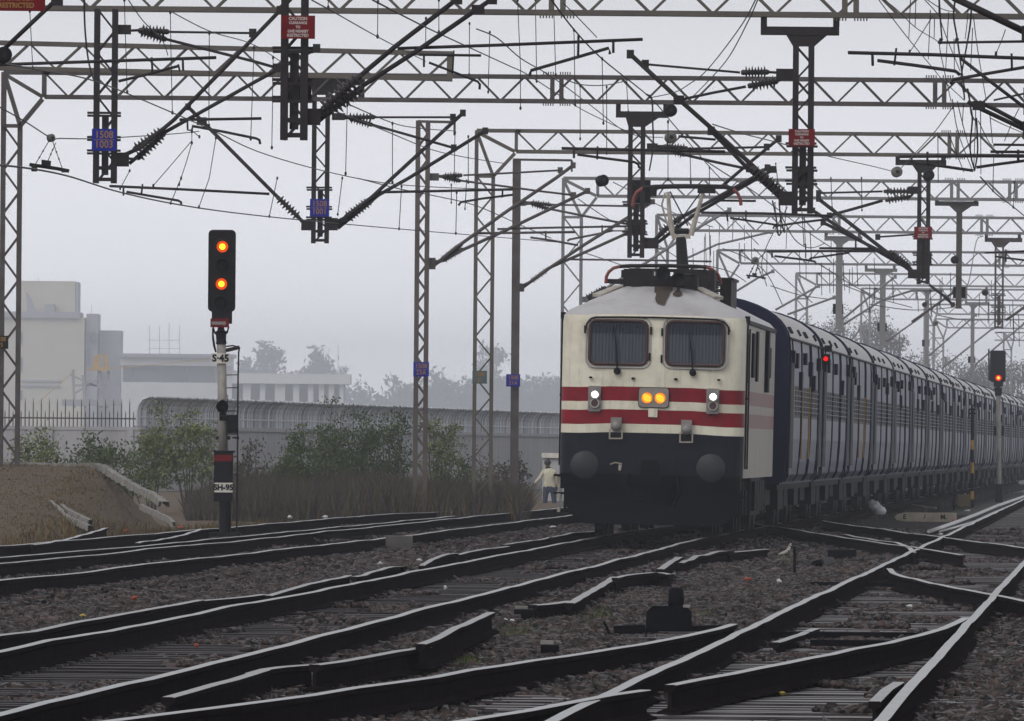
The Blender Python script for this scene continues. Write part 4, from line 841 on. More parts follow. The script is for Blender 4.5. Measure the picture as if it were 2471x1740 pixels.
cant('cantilever running down to the small far red sign', 287, [('b', 4.6, [(2208, 664), (2172, 632), (2129, 600), (1975, 480)]), ('b', 4.2, [(2195, 650), (2108, 600), (1961, 508)]), ('b', 4, [(2186, 642), (2125, 606), (1986, 537)]), ('s', 2.2, [(2207, 566), (2118, 572)]), ('s', 3.6, [(2130, 484), (2060, 504), (2001, 520)]), ('s', 2.4, [(2130, 462), (1975, 466)]), ('r', 3, [(1850, 607), (2111, 605)]), ('r', 2.8, [(1977, 599), (2111, 600)]), ('a', 2.6, [(1869, 618), (1950, 628), (1966, 631), (1970, 637)]), ('a', 2.4, [(1953, 627), (1956, 623), (2050, 610)]), ('a', 2.8, [(1866, 552), (1868, 546), (1930, 537), (1989, 530)]), ('c', 2.2, [(1863, 607), (1863, 622)]), ('c', 2.2, [(2065, 580), (2065, 600)])],
  [(2192, 640, 2146, 605, .10, 7), (2196, 646, 2152, 614, .10, 7), (2198, 462, 2132, 462, .10, 7), (2198, 474, 2136, 484, .10, 7)], blocks=((2196, 2214, 650, 672), (2196, 2216, 450, 468)))
cant('thick black arm across the top right corner', 118, [('b', 8.5, [(2300, -6), (2380, 32), (2480, 80)])])
cant('long nearly level tube at the top right', 150, [('r', 4.4, [(2046, 127), (2250, 132), (2480, 141)]), ('a', 4.2, [(2117, 146), (2210, 158), (2306, 172), (2317, 181)]), ('c', 3.4, [(2105, 127), (2106, 159)]), ('c', 2.6, [(2163, 116), (2158, 158)]), ('c', 2.8, [(2441, 129), (2442, 171)]), ('c', 2.6, [(2196, 120), (2194, 130)]), ('c', 3, [(2404, 124), (2403, 134)])])
cant('upper tube with clamps in the top right tangle', 150, [('r', 3.2, [(2264, 103), (2480, 100)]), ('c', 4.5, [(2266, 106), (2272, 93)]), ('c', 4.5, [(2308, 102), (2310, 92)])])
cant('tubes crossing at the right edge below the top corner', 165, [('b', 4.2, [(2317, 140), (2390, 197), (2480, 265)]), ('a', 4, [(2294, 204), (2300, 192), (2380, 178), (2480, 161)]), ('s', 2.4, [(2398, 242), (2480, 224)])])
cant('pair of thick arms leaving the right edge', 150, [('b', 5.4, [(2335, 245), (2361, 260), (2480, 316)]), ('b', 5.2, [(2362, 246), (2397, 262), (2480, 306)])], blocks=((2352, 2374, 244, 266),))
cant('level tube at the right edge above the trapezoid bracket', 205, [('r', 3.8, [(2170, 378), (2300, 377), (2480, 376)]), ('a', 3.6, [(2209, 393), (2280, 402), (2349, 412)]), ('a', 3.6, [(2356, 404), (2410, 396), (2480, 387)]), ('c', 2.8, [(2238, 366), (2238, 398)]), ('c', 3.2, [(2457, 361), (2457, 392)]), ('c', 2.6, [(2200, 378), (2200, 392)])])
cant('short tube stubs at the right edge', 190, [('r', 3.4, [(2390, 366), (2480, 367)]), ('r', 3, [(2397, 349), (2480, 350)])])
cant('tube pair near the right edge above the red signal', 300, [('r', 2.6, [(2377, 610), (2480, 606)]), ('a', 2.4, [(2401, 619), (2480, 629)]), ('c', 2.4, [(2427, 602), (2427, 632)])])
cant('short thick arm below the small far red sign', 337, [('b', 3.4, [(2242, 687), (2275, 712), (2299, 735)])], [(2276, 712, 2292, 726, .07, 5)])
cant('arm under the solid hanging post at the right', 389, [('b', 3, [(2200, 777), (2250, 742), (2300, 706)])], m=M['steel'])
cant('arm at the right edge over the red signal', 389, [('b', 3.2, [(2427, 773), (2450, 757), (2480, 735)])], m=M['steel'])
for lab, Y, pts in (('pale arm over the second coach roof', 420, [(1871, 748), (1975, 690)]), ('pale arm with a clamp over the second coach', 420, [(1900, 759), (1960, 737), (2013, 718)]), ('arm left of the pale solid post', 440, [(2033, 771), (2112, 705), (2160, 668)]), ('lower arm left of the pale solid post', 440, [(2035, 783), (2130, 723), (2205, 700)]),
    ('arm over the third coach roof', 470, [(2137, 824), (2180, 795), (2232, 758)]), ('thin arm over the fourth coach', 500, [(2241, 859), (2354, 760)]), ('thin arm over the fifth coach', 540, [(2272, 890), (2395, 793)]), ('thin arm behind the red signal head', 560, [(2352, 881), (2471, 781)]), ('faint arm right of the roof equipment', 457, [(1765, 710), (1830, 670), (1865, 655)]), ('faint arm crossing the column corner', 430, [(1640, 631), (1730, 590), (1860, 560)])):
    cant(lab, Y, [('b', 2.6 if Y < 460 else 2.2, pts)], m=M['steel_hazed'] if Y > 400 else M['steel'])
# ---------------------------------------------------------------- wires
WG = 'overhead wires and droppers'
def wire(label, Ya, Yb, pts, rpx=1.0, drops=(), name='overhead_wire', par=None):
    ls = [0]
    for a, b_ in zip(pts, pts[1:]): ls.append(ls[-1] + math.hypot(b_[0] - a[0], b_[1] - a[1]))
    Q = [(x, y, Ya + (Yb - Ya) * l / ls[-1]) for (x, y), l in zip(pts, ls)]
    fine = []
    for i in range(len(Q) - 1):
        p0 = Q[max(0, i - 1)]; p1 = Q[i]; p2 = Q[i + 1]; p3 = Q[min(len(Q) - 1, i + 2)]
        for j in range(6):
            t = j / 6; c = [.5 * (2 * p1[k] + (p2[k] - p0[k]) * t + (2 * p0[k] - 5 * p1[k] + 4 * p2[k] - p3[k]) * t * t + (3 * p1[k] - p0[k] - 3 * p2[k] + p3[k]) * t ** 3) for k in range(3)]
            fine.append(P(*c))
    fine.append(P(*Q[-1])); b = MB(); b.tube(fine, L(rpx * 1.3, (Ya + Yb) / 2), 5)
    o = tag(b.build(name, M['wire']), label, 'wire', WG)
    for d in drops:
        Ym = (Ya + Yb) / 2; b = MB(); k = len(d)
        b.tube([P(x, y, Ym) for x, y in d], L(1.0, Ym), 4); e = P(*d[0], Ym); b.ell(e, (.018, .018, .03), 6, 4); e = P(*d[-1], Ym); b.ell(e, (.018, .018, .03), 6, 4)
        b.build('dropper', M['wire'], o)
    return o
wire('wire falling from the top edge right of the first hanging post', 150, 195, [(310, 0), (345, 50), (390, 95), (405, 133)], 1.0, [[(300, 0), (307, 222)]])
wire('wire sloping from the top beam toward the large caution sign', 160, 195, [(411, 27), (505, 75), (605, 105), (680, 150)], 1.0, [[(411, 30), (413, 150), (416, 272)], [(505, 80), (504, 303)]])
wire('long wire sagging across the upper left sky', 120, 245, [(-20, 148), (100, 170), (229, 196), (416, 272), (520, 318), (620, 365), (763, 408), (916, 440), (1060, 452), (1220, 457)], 1.1, [[(72, 27), (79, 164)], [(659, 139), (656, 356)], [(613, 115), (605, 335)], [(838, 254), (834, 419)]])
wire('wire falling from the top edge above the second hanging post', 120, 195, [(752, 0), (812, 33), (913, 90), (1027, 148)], 1.1, [[(792, -5), (792, 18)], [(912, 5), (911, 88)]])
wire('wire crossing under the nearest beam near centre', 110, 260, [(899, 0), (980, 42), (1055, 79), (1220, 155), (1276, 182), (1390, 256), (1460, 292), (1530, 325)], 1.1, [[(1059, 0), (1059, 77)], [(1028, 45), (1027, 110)], [(1249, 0), (1256, 163), (1256, 261)]])
wire('wire sagging from the centre toward the pantograph', 150, 260, [(1150, 70), (1200, 92), (1257, 141), (1331, 185), (1430, 258), (1516, 321), (1600, 332)], 1.0, [[(1292, 0), (1295, 196)], [(1336, 10), (1341, 180)]])
wire('wire running down behind the round pulleys', 130, 260, [(1331, 0), (1385, 71), (1453, 142), (1567, 234), (1625, 300), (1717, 408), (1760, 450)], 1.2, [[(1385, 73), (1388, 253)], [(1453, 142), (1456, 297)], [(1612, 294), (1612, 433)], [(1665, 359), (1667, 440)]])
wire('short wire meeting the long register tube', 148, 160, [(1360, 8), (1400, 48), (1440, 90)], 1.0)
wire('wire leaving the large caution post to the right', 148, 245, [(837, 250), (948, 297), (1020, 310), (1098, 316)], 1.0, [[(947, 298), (947, 440)], [(1098, 320), (1096, 430)]])
wire('lower wire leaving the large caution post to the right', 150, 278, [(804, 267), (920, 312), (1035, 359), (1120, 379), (1220, 395)], 1.0, [[(1133, 57), (1132, 180)], [(1182, 78), (1178, 222)], [(1130, 330), (1130, 440)]])
wire('messenger wire through the small pulley at the left', 150, 245, [(-20, 248), (60, 293), (123, 333), (145, 334), (222, 335), (300, 331), (420, 323), (480, 317)], 1.1, [[(463, 318), (463, 340), (370, 448)], [(463, 345), (450, 390), (432, 445)], [(521, 333), (505, 430), (480, 500)], [(437, 430), (412, 490)], [(463, 315), (481, 330)]])
wire('contact wire stretching low across the left half', 110, 330, [(-20, 397), (60, 405), (160, 424), (286, 463), (437, 495), (620, 520), (900, 547), (1220, 574), (1352, 585)], 1.1, [[(669, 430), (650, 522)], [(826, 430), (815, 517)], [(969, 450), (963, 552)], [(1102, 465), (1100, 563)], [(313, 412), (290, 455)]])
wire('wire from the long tube down past the lattice mast', 245, 300, [(863, 430), (960, 455), (1060, 475), (1150, 497), (1260, 545), (1330, 575)], 1.0, [[(1089, 446), (1089, 489)], [(1126, 436), (1122, 504)]])
wire('curving jumper from the top edge to the black arm', 140, 200, [(1826, -6), (1788, 63), (1709, 166), (1660, 205), (1627, 223), (1573, 235)], 1.1)
wire('second curving jumper beside it', 140, 200, [(1830, -4), (1806, 50), (1758, 139), (1700, 205), (1657, 247)], 1.1)
wire('thick jumper cable in front of the first hanging post', 150, 190, [(203, 0), (204, 50), (207, 95), (214, 150), (226, 192)], 1.8)
wire('jumper cable hanging beside the bracket near centre', 195, 240, [(1560, 228), (1573, 240), (1575, 300), (1576, 354), (1567, 411)], 1.6)
wire('shallow sagging wire between beam and black arm', 200, 245, [(1361, 190), (1401, 204), (1464, 205), (1537, 188)], 1.0, [[(1400, 207), (1400, 335)], [(1464, 210), (1464, 370)], [(1512, 200), (1516, 270)]])
wire('wire falling to the coach roofs right of the red sign', 200, 330, [(1720, 300), (1790, 322), (1880, 345), (1990, 375), (2100, 400), (2160, 415)], 1.0, [[(2005, 430), (2008, 500)], [(2079, 430), (2080, 507)]])
wire('wire in the middle right running to the small far sign', 245, 340, [(1690, 380), (1760, 425), (1830, 470), (1950, 560), (2010, 600)], 1.0, [[(1872, 395), (1880, 470), (1884, 560)], [(1930, 430), (1940, 590)], [(1712, 405), (1712, 470)]])
wire('sagging wire loop left of the pale hanging post', 280, 389, [(1885, 520), (1912, 570), (1935, 592), (1955, 598), (1975, 594), (1990, 586)], 1.0, [[(1870, 490), (1875, 560)], [(1898, 480), (1893, 560)], [(1941, 520), (1944, 620)], [(1955, 560), (1958, 625)]], )
wire('thick jumper left of the pale hanging post', 287, 300, [(1864, 485), (1872, 520), (1878, 566), (1886, 560)], 1.6)
wire('second thick jumper left of the pale hanging post', 287, 300, [(1880, 482), (1883, 520), (1892, 560)], 1.6)
wire('wire descending behind the third coach posts', 340, 480, [(1975, 636), (2020, 665), (2060, 690), (2110, 714)], 1.0, [[(2035, 630), (2036, 678)], [(2068, 640), (2070, 690)]])
wire('thin wire climbing past the solid hanging post', 340, 389, [(2322, 728), (2340, 670), (2352, 600), (2360, 575), (2372, 570)], .9)
wire('wire curve at the right edge under the beams', 190, 260, [(2366, 427), (2404, 468), (2440, 495), (2480, 528)], 1.2, [[(2398, 375), (2396, 460)], [(2448, 440), (2445, 500)]])
TL = 'thin wire hanging in the tangle at the top right'
for pts in ([(2121, 0), (2153, 43), (2199, 102), (2250, 163), (2276, 194), (2327, 242)], [(2134, 0), (2165, 24), (2209, 66), (2254, 94), (2266, 103)], [(2232, 0), (2257, 27), (2269, 44), (2272, 95), (2267, 111), (2277, 163), (2295, 245)], [(2266, 0), (2267, 39), (2286, 95), (2317, 172)], [(2238, 0), (2270, 20), (2292, 27), (2303, 26)],
    [(2337, 10), (2334, 51), (2329, 94)], [(2349, 39), (2359, 119), (2380, 243)], [(2298, 260), (2260, 313), (2228, 349), (2175, 405)], [(2298, 240), (2312, 320), (2346, 410)], [(2310, 245), (2326, 311), (2346, 380)], [(2361, 292), (2386, 342), (2400, 355)], [(2390, 285), (2420, 300), (2471, 322)], [(2197, 0), (2193, 92)], [(2210, 0), (2208, 66)], [(2245, 25), (2240, 143)], [(2255, 43), (2254, 92)], [(2289, 30), (2282, 166)], [(2302, 95), (2303, 170)], [(2347, 68), (2342, 170)], [(2355, 250), (2350, 400)], [(2366, 250), (2367, 420)], [(2325, 250), (2322, 300)], [(2288, 320), (2326, 415)], [(2263, 320), (2264, 440)], [(2388, 270), (2395, 345)], [(2250, 40), (2207, 108), (2198, 122)], [(2426, 72), (2418, 95), (2405, 126)], [(2459, 262), (2445, 290), (2424, 340)]):
    wire(TL, 165, 205, pts, .9)
JL = 'thick jumper cable in the tangle at the top right'
for pts in ([(2305, 0), (2301, 39), (2310, 95), (2323, 187), (2329, 221)], [(2344, 17), (2340, 68), (2323, 162), (2318, 190)], [(2342, 260), (2346, 289), (2341, 362), (2352, 412)], [(2356, 286), (2359, 362), (2352, 410)], [(2266, 0), (2270, 60), (2273, 95)], [(2335, 215), (2341, 250), (2344, 275), (2352, 290)], [(2320, 200), (2326, 225), (2327, 240)]):
    wire(JL, 165, 200, pts, 1.7)
FL = 'fine far wire strung between the distant gantries'
R = random.Random(11)
for pts in ([(1480, 440), (1560, 480), (1640, 520), (1720, 548)], [(1395, 480), (1470, 530), (1560, 575), (1640, 625)], [(1410, 610), (1500, 640), (1560, 665)], [(1700, 470), (1760, 520), (1800, 560), (1830, 590)], [(1745, 600), (1800, 622), (1850, 660), (1890, 740)], [(1820, 600), (1880, 660), (1960, 730)], [(1900, 500), (1840, 620), (1850, 690)], [(2040, 690), (2120, 720), (2200, 742)], [(1860, 690), (1930, 712), (2000, 722)], [(2100, 735), (2200, 748), (2300, 742)], [(2260, 760), (2330, 772), (2430, 770)], [(1700, 640), (1760, 655), (1800, 680)]):
    wire(FL, 400, 470, pts, .9)
for i in range(46):
    x = R.uniform(1640, 2460); y0 = np.interp(x, [1640, 1900, 2100, 2460], [540, 560, 640, 700]) + R.uniform(-30, 60); l = R.uniform(35, 85)
    wire('fine far dropper between the distant gantries', 420, 421, [(x, y0), (x + R.uniform(-2, 3), y0 + l)], .7, name='far_dropper')
# ---------------------------------------------------------------- pulleys, hung insulators
M['porc'] = mat('grey_porcelain_disc', (.12, .115, .105), .4, 0, .35, 8)
def pulley(label, x, y, Y, r, m, tilt=.25, deep=.6):
    c = P(x, y, Y); R_ = L(r, Y); t = empty('wire_pulley', c, label, 'pulley', 'round pulleys and discs hung in the wires'); b = MB(); b.smooth = True
    d = V((tilt, -1, .1)).normalized() * R_ * deep; b.lathe(c - d, c + d, [(0, R_ * .8), (R_ * .15, R_), (R_ * deep * .9, R_ * .9), (R_ * deep * 1.8, R_), (R_ * deep * 2, R_ * .75)], 18); b.build('wheel', m, t)
    b = MB(); b.disc(c - d * 1.05 if d.y > 0 else c + d * 1.02, c + d * 1.2, R_ * .35, 12); b.build('hub', M['steel_dark'], t); return t
pulley('dark round pulley at the top left edge', 8, 133, 122, 20, M['black_paint'])
pulley('small grey pulley above the hanging switch at the left', 123, 333, 178, 10, M['porc'], .8)
pulley('dark pulley under the trapezoid bracket near centre', 1618, 267, 200, 15, M['black_paint'])
pulley('grey round disc hanging below the dark pulley', 1618, 332, 205, 14, M['porc'])
pulley('dark barrel pulley left of the pantograph', 1453, 436, 245, 14, M['black_paint'], .5, .8)
pulley('grey disc left of the far trapezoid bracket', 2164, 415, 262, 13, M['porc'])
pulley('dark wheel on the far trapezoid bracket', 2241, 423, 262, 13, M['black_paint'])
pulley('small dark wheel on the solid hanging post', 2304, 627, 330, 9.5, M['black_paint'])
pulley('small dark wheel right of the solid hanging post', 2377, 706, 380, 7.5, M['steel_dark'])
pulley('grey disc above the coach right of the roof gear', 1822, 629, 360, 9, M['porc'])
pulley('tiny disc over the third coach', 2231, 735, 450, 6, M['steel_dark'])
pulley('tiny grey disc over the fourth coach', 2257, 780, 470, 6.5, M['porc'])
def section_ins(label, Y, cx, cy, s, top):
    q = lambda x, y: P(cx + x * s, cy + y * s, Y); t = empty('section_insulator', q(0, 0), label, 'section insulator')
    b = MB(); b.tube([q(-48, -8), (q(-20, -4)), q(20, 2), q(50, 8)], L(4.5 * s, Y), 8); b.build('runner', M['black_paint'], t)
    b = MB(); b.prism([(-18, -20), (5, -17), (4, -4), (-18, -7)], lambda u, v_, h: q(u, v_) + V((0, h, 0)), -.08, .08); b.build('arc_horn_box', M['black_paint'], t)
    b = MB(); b.box(q(-36, 2), (L(14 * s, Y), .12, L(14 * s, Y))); b.box(q(40, 8), (L(18 * s, Y), .1, L(7 * s, Y))); b.build('end_clamp', M['steel_dark'], t)
    b = MB()
    for a, c in (((-36, -4), (top[0] - 5, top[1])), ((33, 2), (top[0] + 4, top[1])), ((-2, -18), (top[0] + 12, top[1] + 4))):
        b.tube([q(*a), q(*c)], L(1.0, Y), 4)
        for k in (.35, .6): w = q(*a).lerp(q(*c), k); b.ell(w, (L(2.4, Y),) * 3, 6, 4)
    b.build('suspension_wire', M['wire'], t)
section_ins('hanging section insulator under the small pulley at the left', 178, 118, 405, .98, (5, -66))
section_ins('hanging section insulator above the first coach', 360, 1824, 668, .48, (0, -66))
# ---------------------------------------------------------------- signals
def hoodlens(t, x, y, Y, r, m, lit):
    c = P(x, y, Y); b = MB(); b.smooth = True; n = 14; R_ = r * 1.35; vs = []
    for k, (d, q) in enumerate(((0, 1), (.22, 1.0))):
        for i in range(n + 1):
            a = math.radians(-20 + 220 * i / n); vs.append(c + V((math.cos(a) * R_ * q, -.08 - d * (.25 + .75 * max(0, math.sin(a))), math.sin(a) * R_ * q)))
    b.add(vs, [(i, i + 1, n + 2 + i, n + 1 + i) for i in range(n)]); b.build('lamp_hood', M['black_paint'], t)
    b = MB(); b.ell(c + V((0, -.085, 0)), (r, .03, r), 16, 8); l = b.build('lens', m, t)
    if lit:
        b = MB(); b.ell(c + V((0, -.12, 0)), (r * .52, .012, r * .52), 12, 6); b.build('bulb_glow', lit, l)
M['amber'] = emat('lit_amber_signal_lens', (1, .085, .0), .8); M['amber_core'] = emat('bright_amber_bulb', (1, .66, .02), 3)
M['redlens'] = emat('lit_red_signal_lens', (1, .008, .008), .9); M['red_core'] = emat('bright_red_bulb', (1, .25, .03), 3.5)
M['pole_white'] = mat('grimy_white_signal_pole', (.34, .325, .30), .6, 0, .4, 2.5, col2=(.18, .165, .15), stretch=(3, 3, 1))
Y = 207.0
sg = empty('signal_post', P(541, 1288, Y), 'signal post with two lit amber lamps and an S·45 plate', 'signal')
b = MB(); a = P(500, 752, Y); c = P(571, 555, Y); b.prism(rrect(a.x + .01, c.x - .01, a.z, c.z, .07, 4), lambda u, w, h: V((u, Y + h, w)), -.03, .02); b.build('backboard', M['black_paint'], sg)
b = MB(); a = P(511, 780, Y); c = P(560, 560, Y); b.bx(a.x, c.x, Y + .02, Y + .25, a.z, c.z); b.build('lamp_case', M['black_paint'], sg)
for x, y, lit in ((537, 595.5, 1), (536, 640.5, 0), (534.6, 685.5, 1), (532.5, 731, 0)): hoodlens(sg, x, y, Y, .092, M['amber'] if lit else M['black_paint'], M['amber_core'] if lit else None)
b = MB(); a = P(511, 781, Y); c = P(560, 752, Y); b.bx(a.x, c.x, Y - .06, Y + .12, a.z, c.z); b.build('lower_case', M['black_paint'], sg)
b = MB(); a = P(508, 790, Y); c = P(553, 769, Y); b.bx(a.x, c.x, Y - .09, Y - .07, a.z, c.z); rp_ = b.build('red_plate', M['red_plate'], sg)
b = MB(); a = P(511, 783.5, Y); c = P(545, 776.5, Y); b.bx(a.x, c.x, Y - .096, Y - .09, a.z, c.z); b.prism([(c.x - .03, a.z - .015), (c.x + .012, (a.z + c.z) / 2), (c.x - .03, c.z + .015)], lambda u, w, h: V((u, Y + h, w)), -.096, -.09); b.build('pale_arrow', M['lamp_case'], rp_)
b = MB(); b.smooth = False; b.lathe(P(533, 790, Y), P(534, 830, Y), [(0, .05), (.05, .06), (.07, .1), (.10, .085), (.2, .078), (.255, .085), (.263, .09)], 14)
for s in (-1, 1): b.tube([P(533 + s * 19, 788, Y), P(533 + s * 15, 803, Y), P(533 + s * 9, 808, Y)], .014, 5)
b.build('pole_cap', M['black_paint'], sg)
b = MB(); b.smooth = True; b.tube([P(534, 828, Y), P(539, 1100, Y)], [.073, .073], 16); b.build('pole', M['pole_white'], sg)
b = MB(); b.tube([P(542, 1095, Y), P(543, 1290, Y)], .094, 12); b.box(P(543, 1290, Y), (.5, .4, .06)); b.build('black_base', M['black_paint'], sg)
b = MB(); b.tube([P(513, 792, Y), P(514, 815, Y), P(517, 835, Y), P(521, 850, Y)], [.012, .02, .022, .015], 6); b.tube([P(548, 953, Y), P(550, 960, Y), P(547, 985, Y)], .006, 4); b.build('cable', M['black_paint'], sg)
def platep(x0, x1, y0, y1, yy, s, size, lm, pm, t):
    a = P(x0, y1, Y); c = P(x1, y0, Y); b = MB(); b.bx(a.x, c.x, yy - .008, yy + .008, a.z, c.z); p = b.build('plate', pm, t); cx, cz = (a.x + c.x) / 2, (a.z + c.z) / 2
    text('lettering', s, size, lm, p, lambda u, v_, d: V((cx + u, yy - .011 - d, cz + v_)), .002, .006)
platep(510, 555, 853, 877, Y - .09, 'S·45', .155, M['black_paint'], M['white_paint'], sg)
b = MB(); b.bar(P(545, 846, Y), P(578, 838, Y), .04, .06); b.tube([P(545, 836, Y), P(562, 834, Y), P(578, 838, Y)], .012, 5)
b.build('ladder_bracket', M['steel_dark'], sg)
b = MB(); b.tube([P(578, 838, Y), P(576, 850, Y), P(574.5, 905, Y), P(573.5, 1020, Y), P(573, 1150, Y), P(571, 1288, Y)], .015, 6)
for y in (905, 936, 992, 1020, 1048, 1103): b.tube([P(546, y, Y), P(575, y - .5, Y)], .008, 5)
b.build('ladder', M['steel_dark'], sg)
b = MB(); a = P(548, 1046, Y); c = P(575, 1001, Y); b.bx(a.x, c.x, Y - .1, Y + .1, a.z, c.z); b.build('relay_box', M['black_paint'], sg)
sh = MB(); sh.smooth = True; p = P(537.5, 984, Y); sh.lathe(p + V((0, -.08, 0)), p + V((0, -.34, .02)), [(0, .09), (.18, .098), (.26, .1), (.26, .085), (.1, .08)], 16); sh.box(p + V((0, -.05, -.14)), (.1, .1, .12)); sh.box(p + V((0, -.06, .1)), (.05, .08, .06)); sh.build('shunt_lamp', M['black_paint'], sg)
b = MB()
for s in (-1, 1): b.tube([P(538 + s * 8, 1056, Y), P(538 + s * 18, 1057, Y)], .028, 8)
b.tube([P(560, 1056, Y), P(577, 1057, Y)], [.012, .025], 6); b.build('clamp', M['steel_dark'], sg)
b = MB(); a = P(516, 1210, Y); c = P(566, 1092, Y); b.bx(a.x, c.x - .02, Y - .16, Y + .12, a.z, c.z); b.bx(a.x - .01, c.x + .01, Y - .18, Y + .14, c.z, c.z + .03); bxp = b.build('shunt_box', M['black_paint'], sg)
b = MB(); a = P(518, 1113, Y); c = P(561, 1098, Y); b.bx(a.x, c.x, Y - .172, Y - .162, a.z, c.z); b.build('red_band', M['red_plate'], bxp)
platep(518, 562, 1165, 1188, Y - .17, 'SH-95', .125, M['black_paint'], M['white_paint'], sg)
# far red signal
Yr = 428.0
rs = empty('signal_post', P(2410, 1205, Yr), 'distant signal post with one lit red lamp right of the coaches', 'signal')
b = MB(); a = P(2389, 922, Yr); c = P(2427, 846, Yr); b.prism(rrect(a.x, c.x, a.z, c.z, .08, 3), lambda u, w, h: V((u, Yr + h, w)), -.04, .2); b.build('backboard', M['black_paint'], rs)
hoodlens(rs, 2409, 912, Yr, .10, M['redlens'], M['red_core'])
b = MB(); a = P(2398, 933, Yr); c = P(2420, 921, Yr); b.bx(a.x, c.x, Yr - .05, Yr + .12, a.z, c.z); b.lathe(P(2409, 933, Yr), P(2409, 955, Yr), [(0, .06), (.05, .14), (.12, .12), (.3, .11)], 12); b.build('pole_cap', M['black_paint'], rs)
b = MB(); b.tube([P(2409, 952, Yr), P(2411, 1172, Yr)], .075, 12); b.build('pole', M['pole_white'], rs)
b = MB(); b.tube([P(2411, 1168, Yr), P(2411, 1212, Yr)], .13, 12); b.build('black_base', M['black_paint'], rs)
b = MB(); b.tube([P(2386, 842, Yr), P(2387, 918, Yr)], .03, 6); b.build('side_rod', M['steel_dark'], rs)
b = MB(); a = P(2398, 1000, Yr); c = P(2404, 985, Yr); b.box(P(2401, 1040, Yr), (.08, .1, .3)); b.box(P(2420, 1040, Yr), (.08, .1, .3)); b.build('pole_box', M['black_paint'], rs)
# red side lamp on the front coach
b = MB(); b.box((1.72, 20.6, 3.10), (.16, .1, .2)); b.box((1.76, 20.6, 3.30), (.14, .1, .12)); b.bar(V((1.62, 20.6, 3.35)), V((1.78, 20.6, 3.25)), .03, .03); o = b.build('side_lamp', M['black_paint'], None); o.parent = coach
b = MB(); b.ell((1.72, 20.53, 3.11), (.045, .03, .045), 10, 6); o2 = b.build('red_lens', M['redlens'], None); o2.parent = o
# ---------------------------------------------------------------- left bank, mound, scrub
M['bank'] = mat('brown_grass_bank', (.085, .050, .018), .9, 0, .45, 2.2, col2=(.045, .028, .011), bump=.6, bscale=25)
def mound_h(x, y):
    e = min(1, max(0, (-6.35 - x) / 1.75)); e = e * e * (3 - 2 * e); s = min(1, max(0, (y - 206) / 40)); k = 1 if y < 249 else max(0, 1 - (y - 249) / 3)
    return -.27 + 1.24 * e * (s ** .9) * k + .04 * noise.noise(V((x * .9, y * .4, 7)))
def bank_h(x, y): return mound_h(x, y) if y < 253 else -.25 + .06 * noise.noise(V((x * .4, y * .2, 9)))
def left_edge(y): return (T_side(y) - 1.9) if y < 275 else max(T_side(275) - 1.9 + (y - 275) * .045, -4.0) if y < 300 else T_left(y) - 3.2
b = MB(); Yg = ys(120, 470, 2.0); nx = 48
for y in Yg:
    xr = left_edge(y)
    for i in range(nx + 1):
        u = i / nx; x = xr - 30 * u ** 1.5; b.v.append((x, y, bank_h(x, y) - (.35 if i == 0 else 0)))
for j in range(len(Yg) - 1):
    for i in range(nx): q = j * (nx + 1) + i; b.f.append((q, q + nx + 1, q + nx + 2, q + 1)); b.m.append(0); b.sm.append(True)
tag(b.build('grassy_bank', M['bank']), 'brown grassy bank and old ramp left of the tracks', 'ground', kind='structure')
M['whitewash'] = mat('whitewashed_stone', (.26, .25, .235), .85, 0, .5, 7, col2=(.12, .11, .09))
def edge_stones(label, pts, n, r, Yr_=(250, 236)):
    b = MB(); R = random.Random(n)
    for i in range(n):
        t = i / (n - 1) * (len(pts) - 1); k = min(int(t), len(pts) - 2); f = t - k; x = pts[k][0] * (1 - f) + pts[k + 1][0] * f; y = pts[k][1] * (1 - f) + pts[k + 1][1] * f
        c = P(x, y, Yr_[0] + (Yr_[1] - Yr_[0]) * i / (n - 1)); c.z = max(c.z, bank_h(c.x, c.y)); w1, h1 = R.uniform(.5, 1.3) * r, R.uniform(.15, .6) * r; k = len(b.v)
        for dx, dz in ((-w1, -.08), (-w1 * .8, h1), (w1 * .8, h1 * R.uniform(.5, 1)), (w1, -.08)): b.v.append((c.x + dx, c.y + dx * .4, c.z + dz))
        if i:
            for a_ in range(3): b.f.append((k - 4 + a_, k - 3 + a_, k + 1 + a_, k + a_)); b.m.append(0); b.sm.append(False)
    tag(b.build('kerb_stones', M['whitewash']), label, 'kerb', 'whitewashed edging on the ramp')
edge_stones('whitewashed kerb along the top of the grassy ramp', [(-20, 1125), (120, 1124), (228, 1123), (258, 1128)], 90, .10, (248, 247))
edge_stones('whitewashed kerb running down the right side of the ramp', [(250, 1126), (290, 1152), (340, 1180), (375, 1196), (396, 1213)], 90, .085, (247, 236))
edge_stones('broken white kerb low on the ramp at the left', [(122, 1222), (160, 1243), (190, 1258), (218, 1270)], 40, .045, (226, 214))
edge_stones('second broken white kerb just above it', [(150, 1223), (185, 1240), (218, 1256)], 30, .04, (226, 216))
edge_stones('short white kerb at the foot of the ramp', [(340, 1219), (372, 1233), (408, 1249), (420, 1262)], 36, .04, (230, 218))
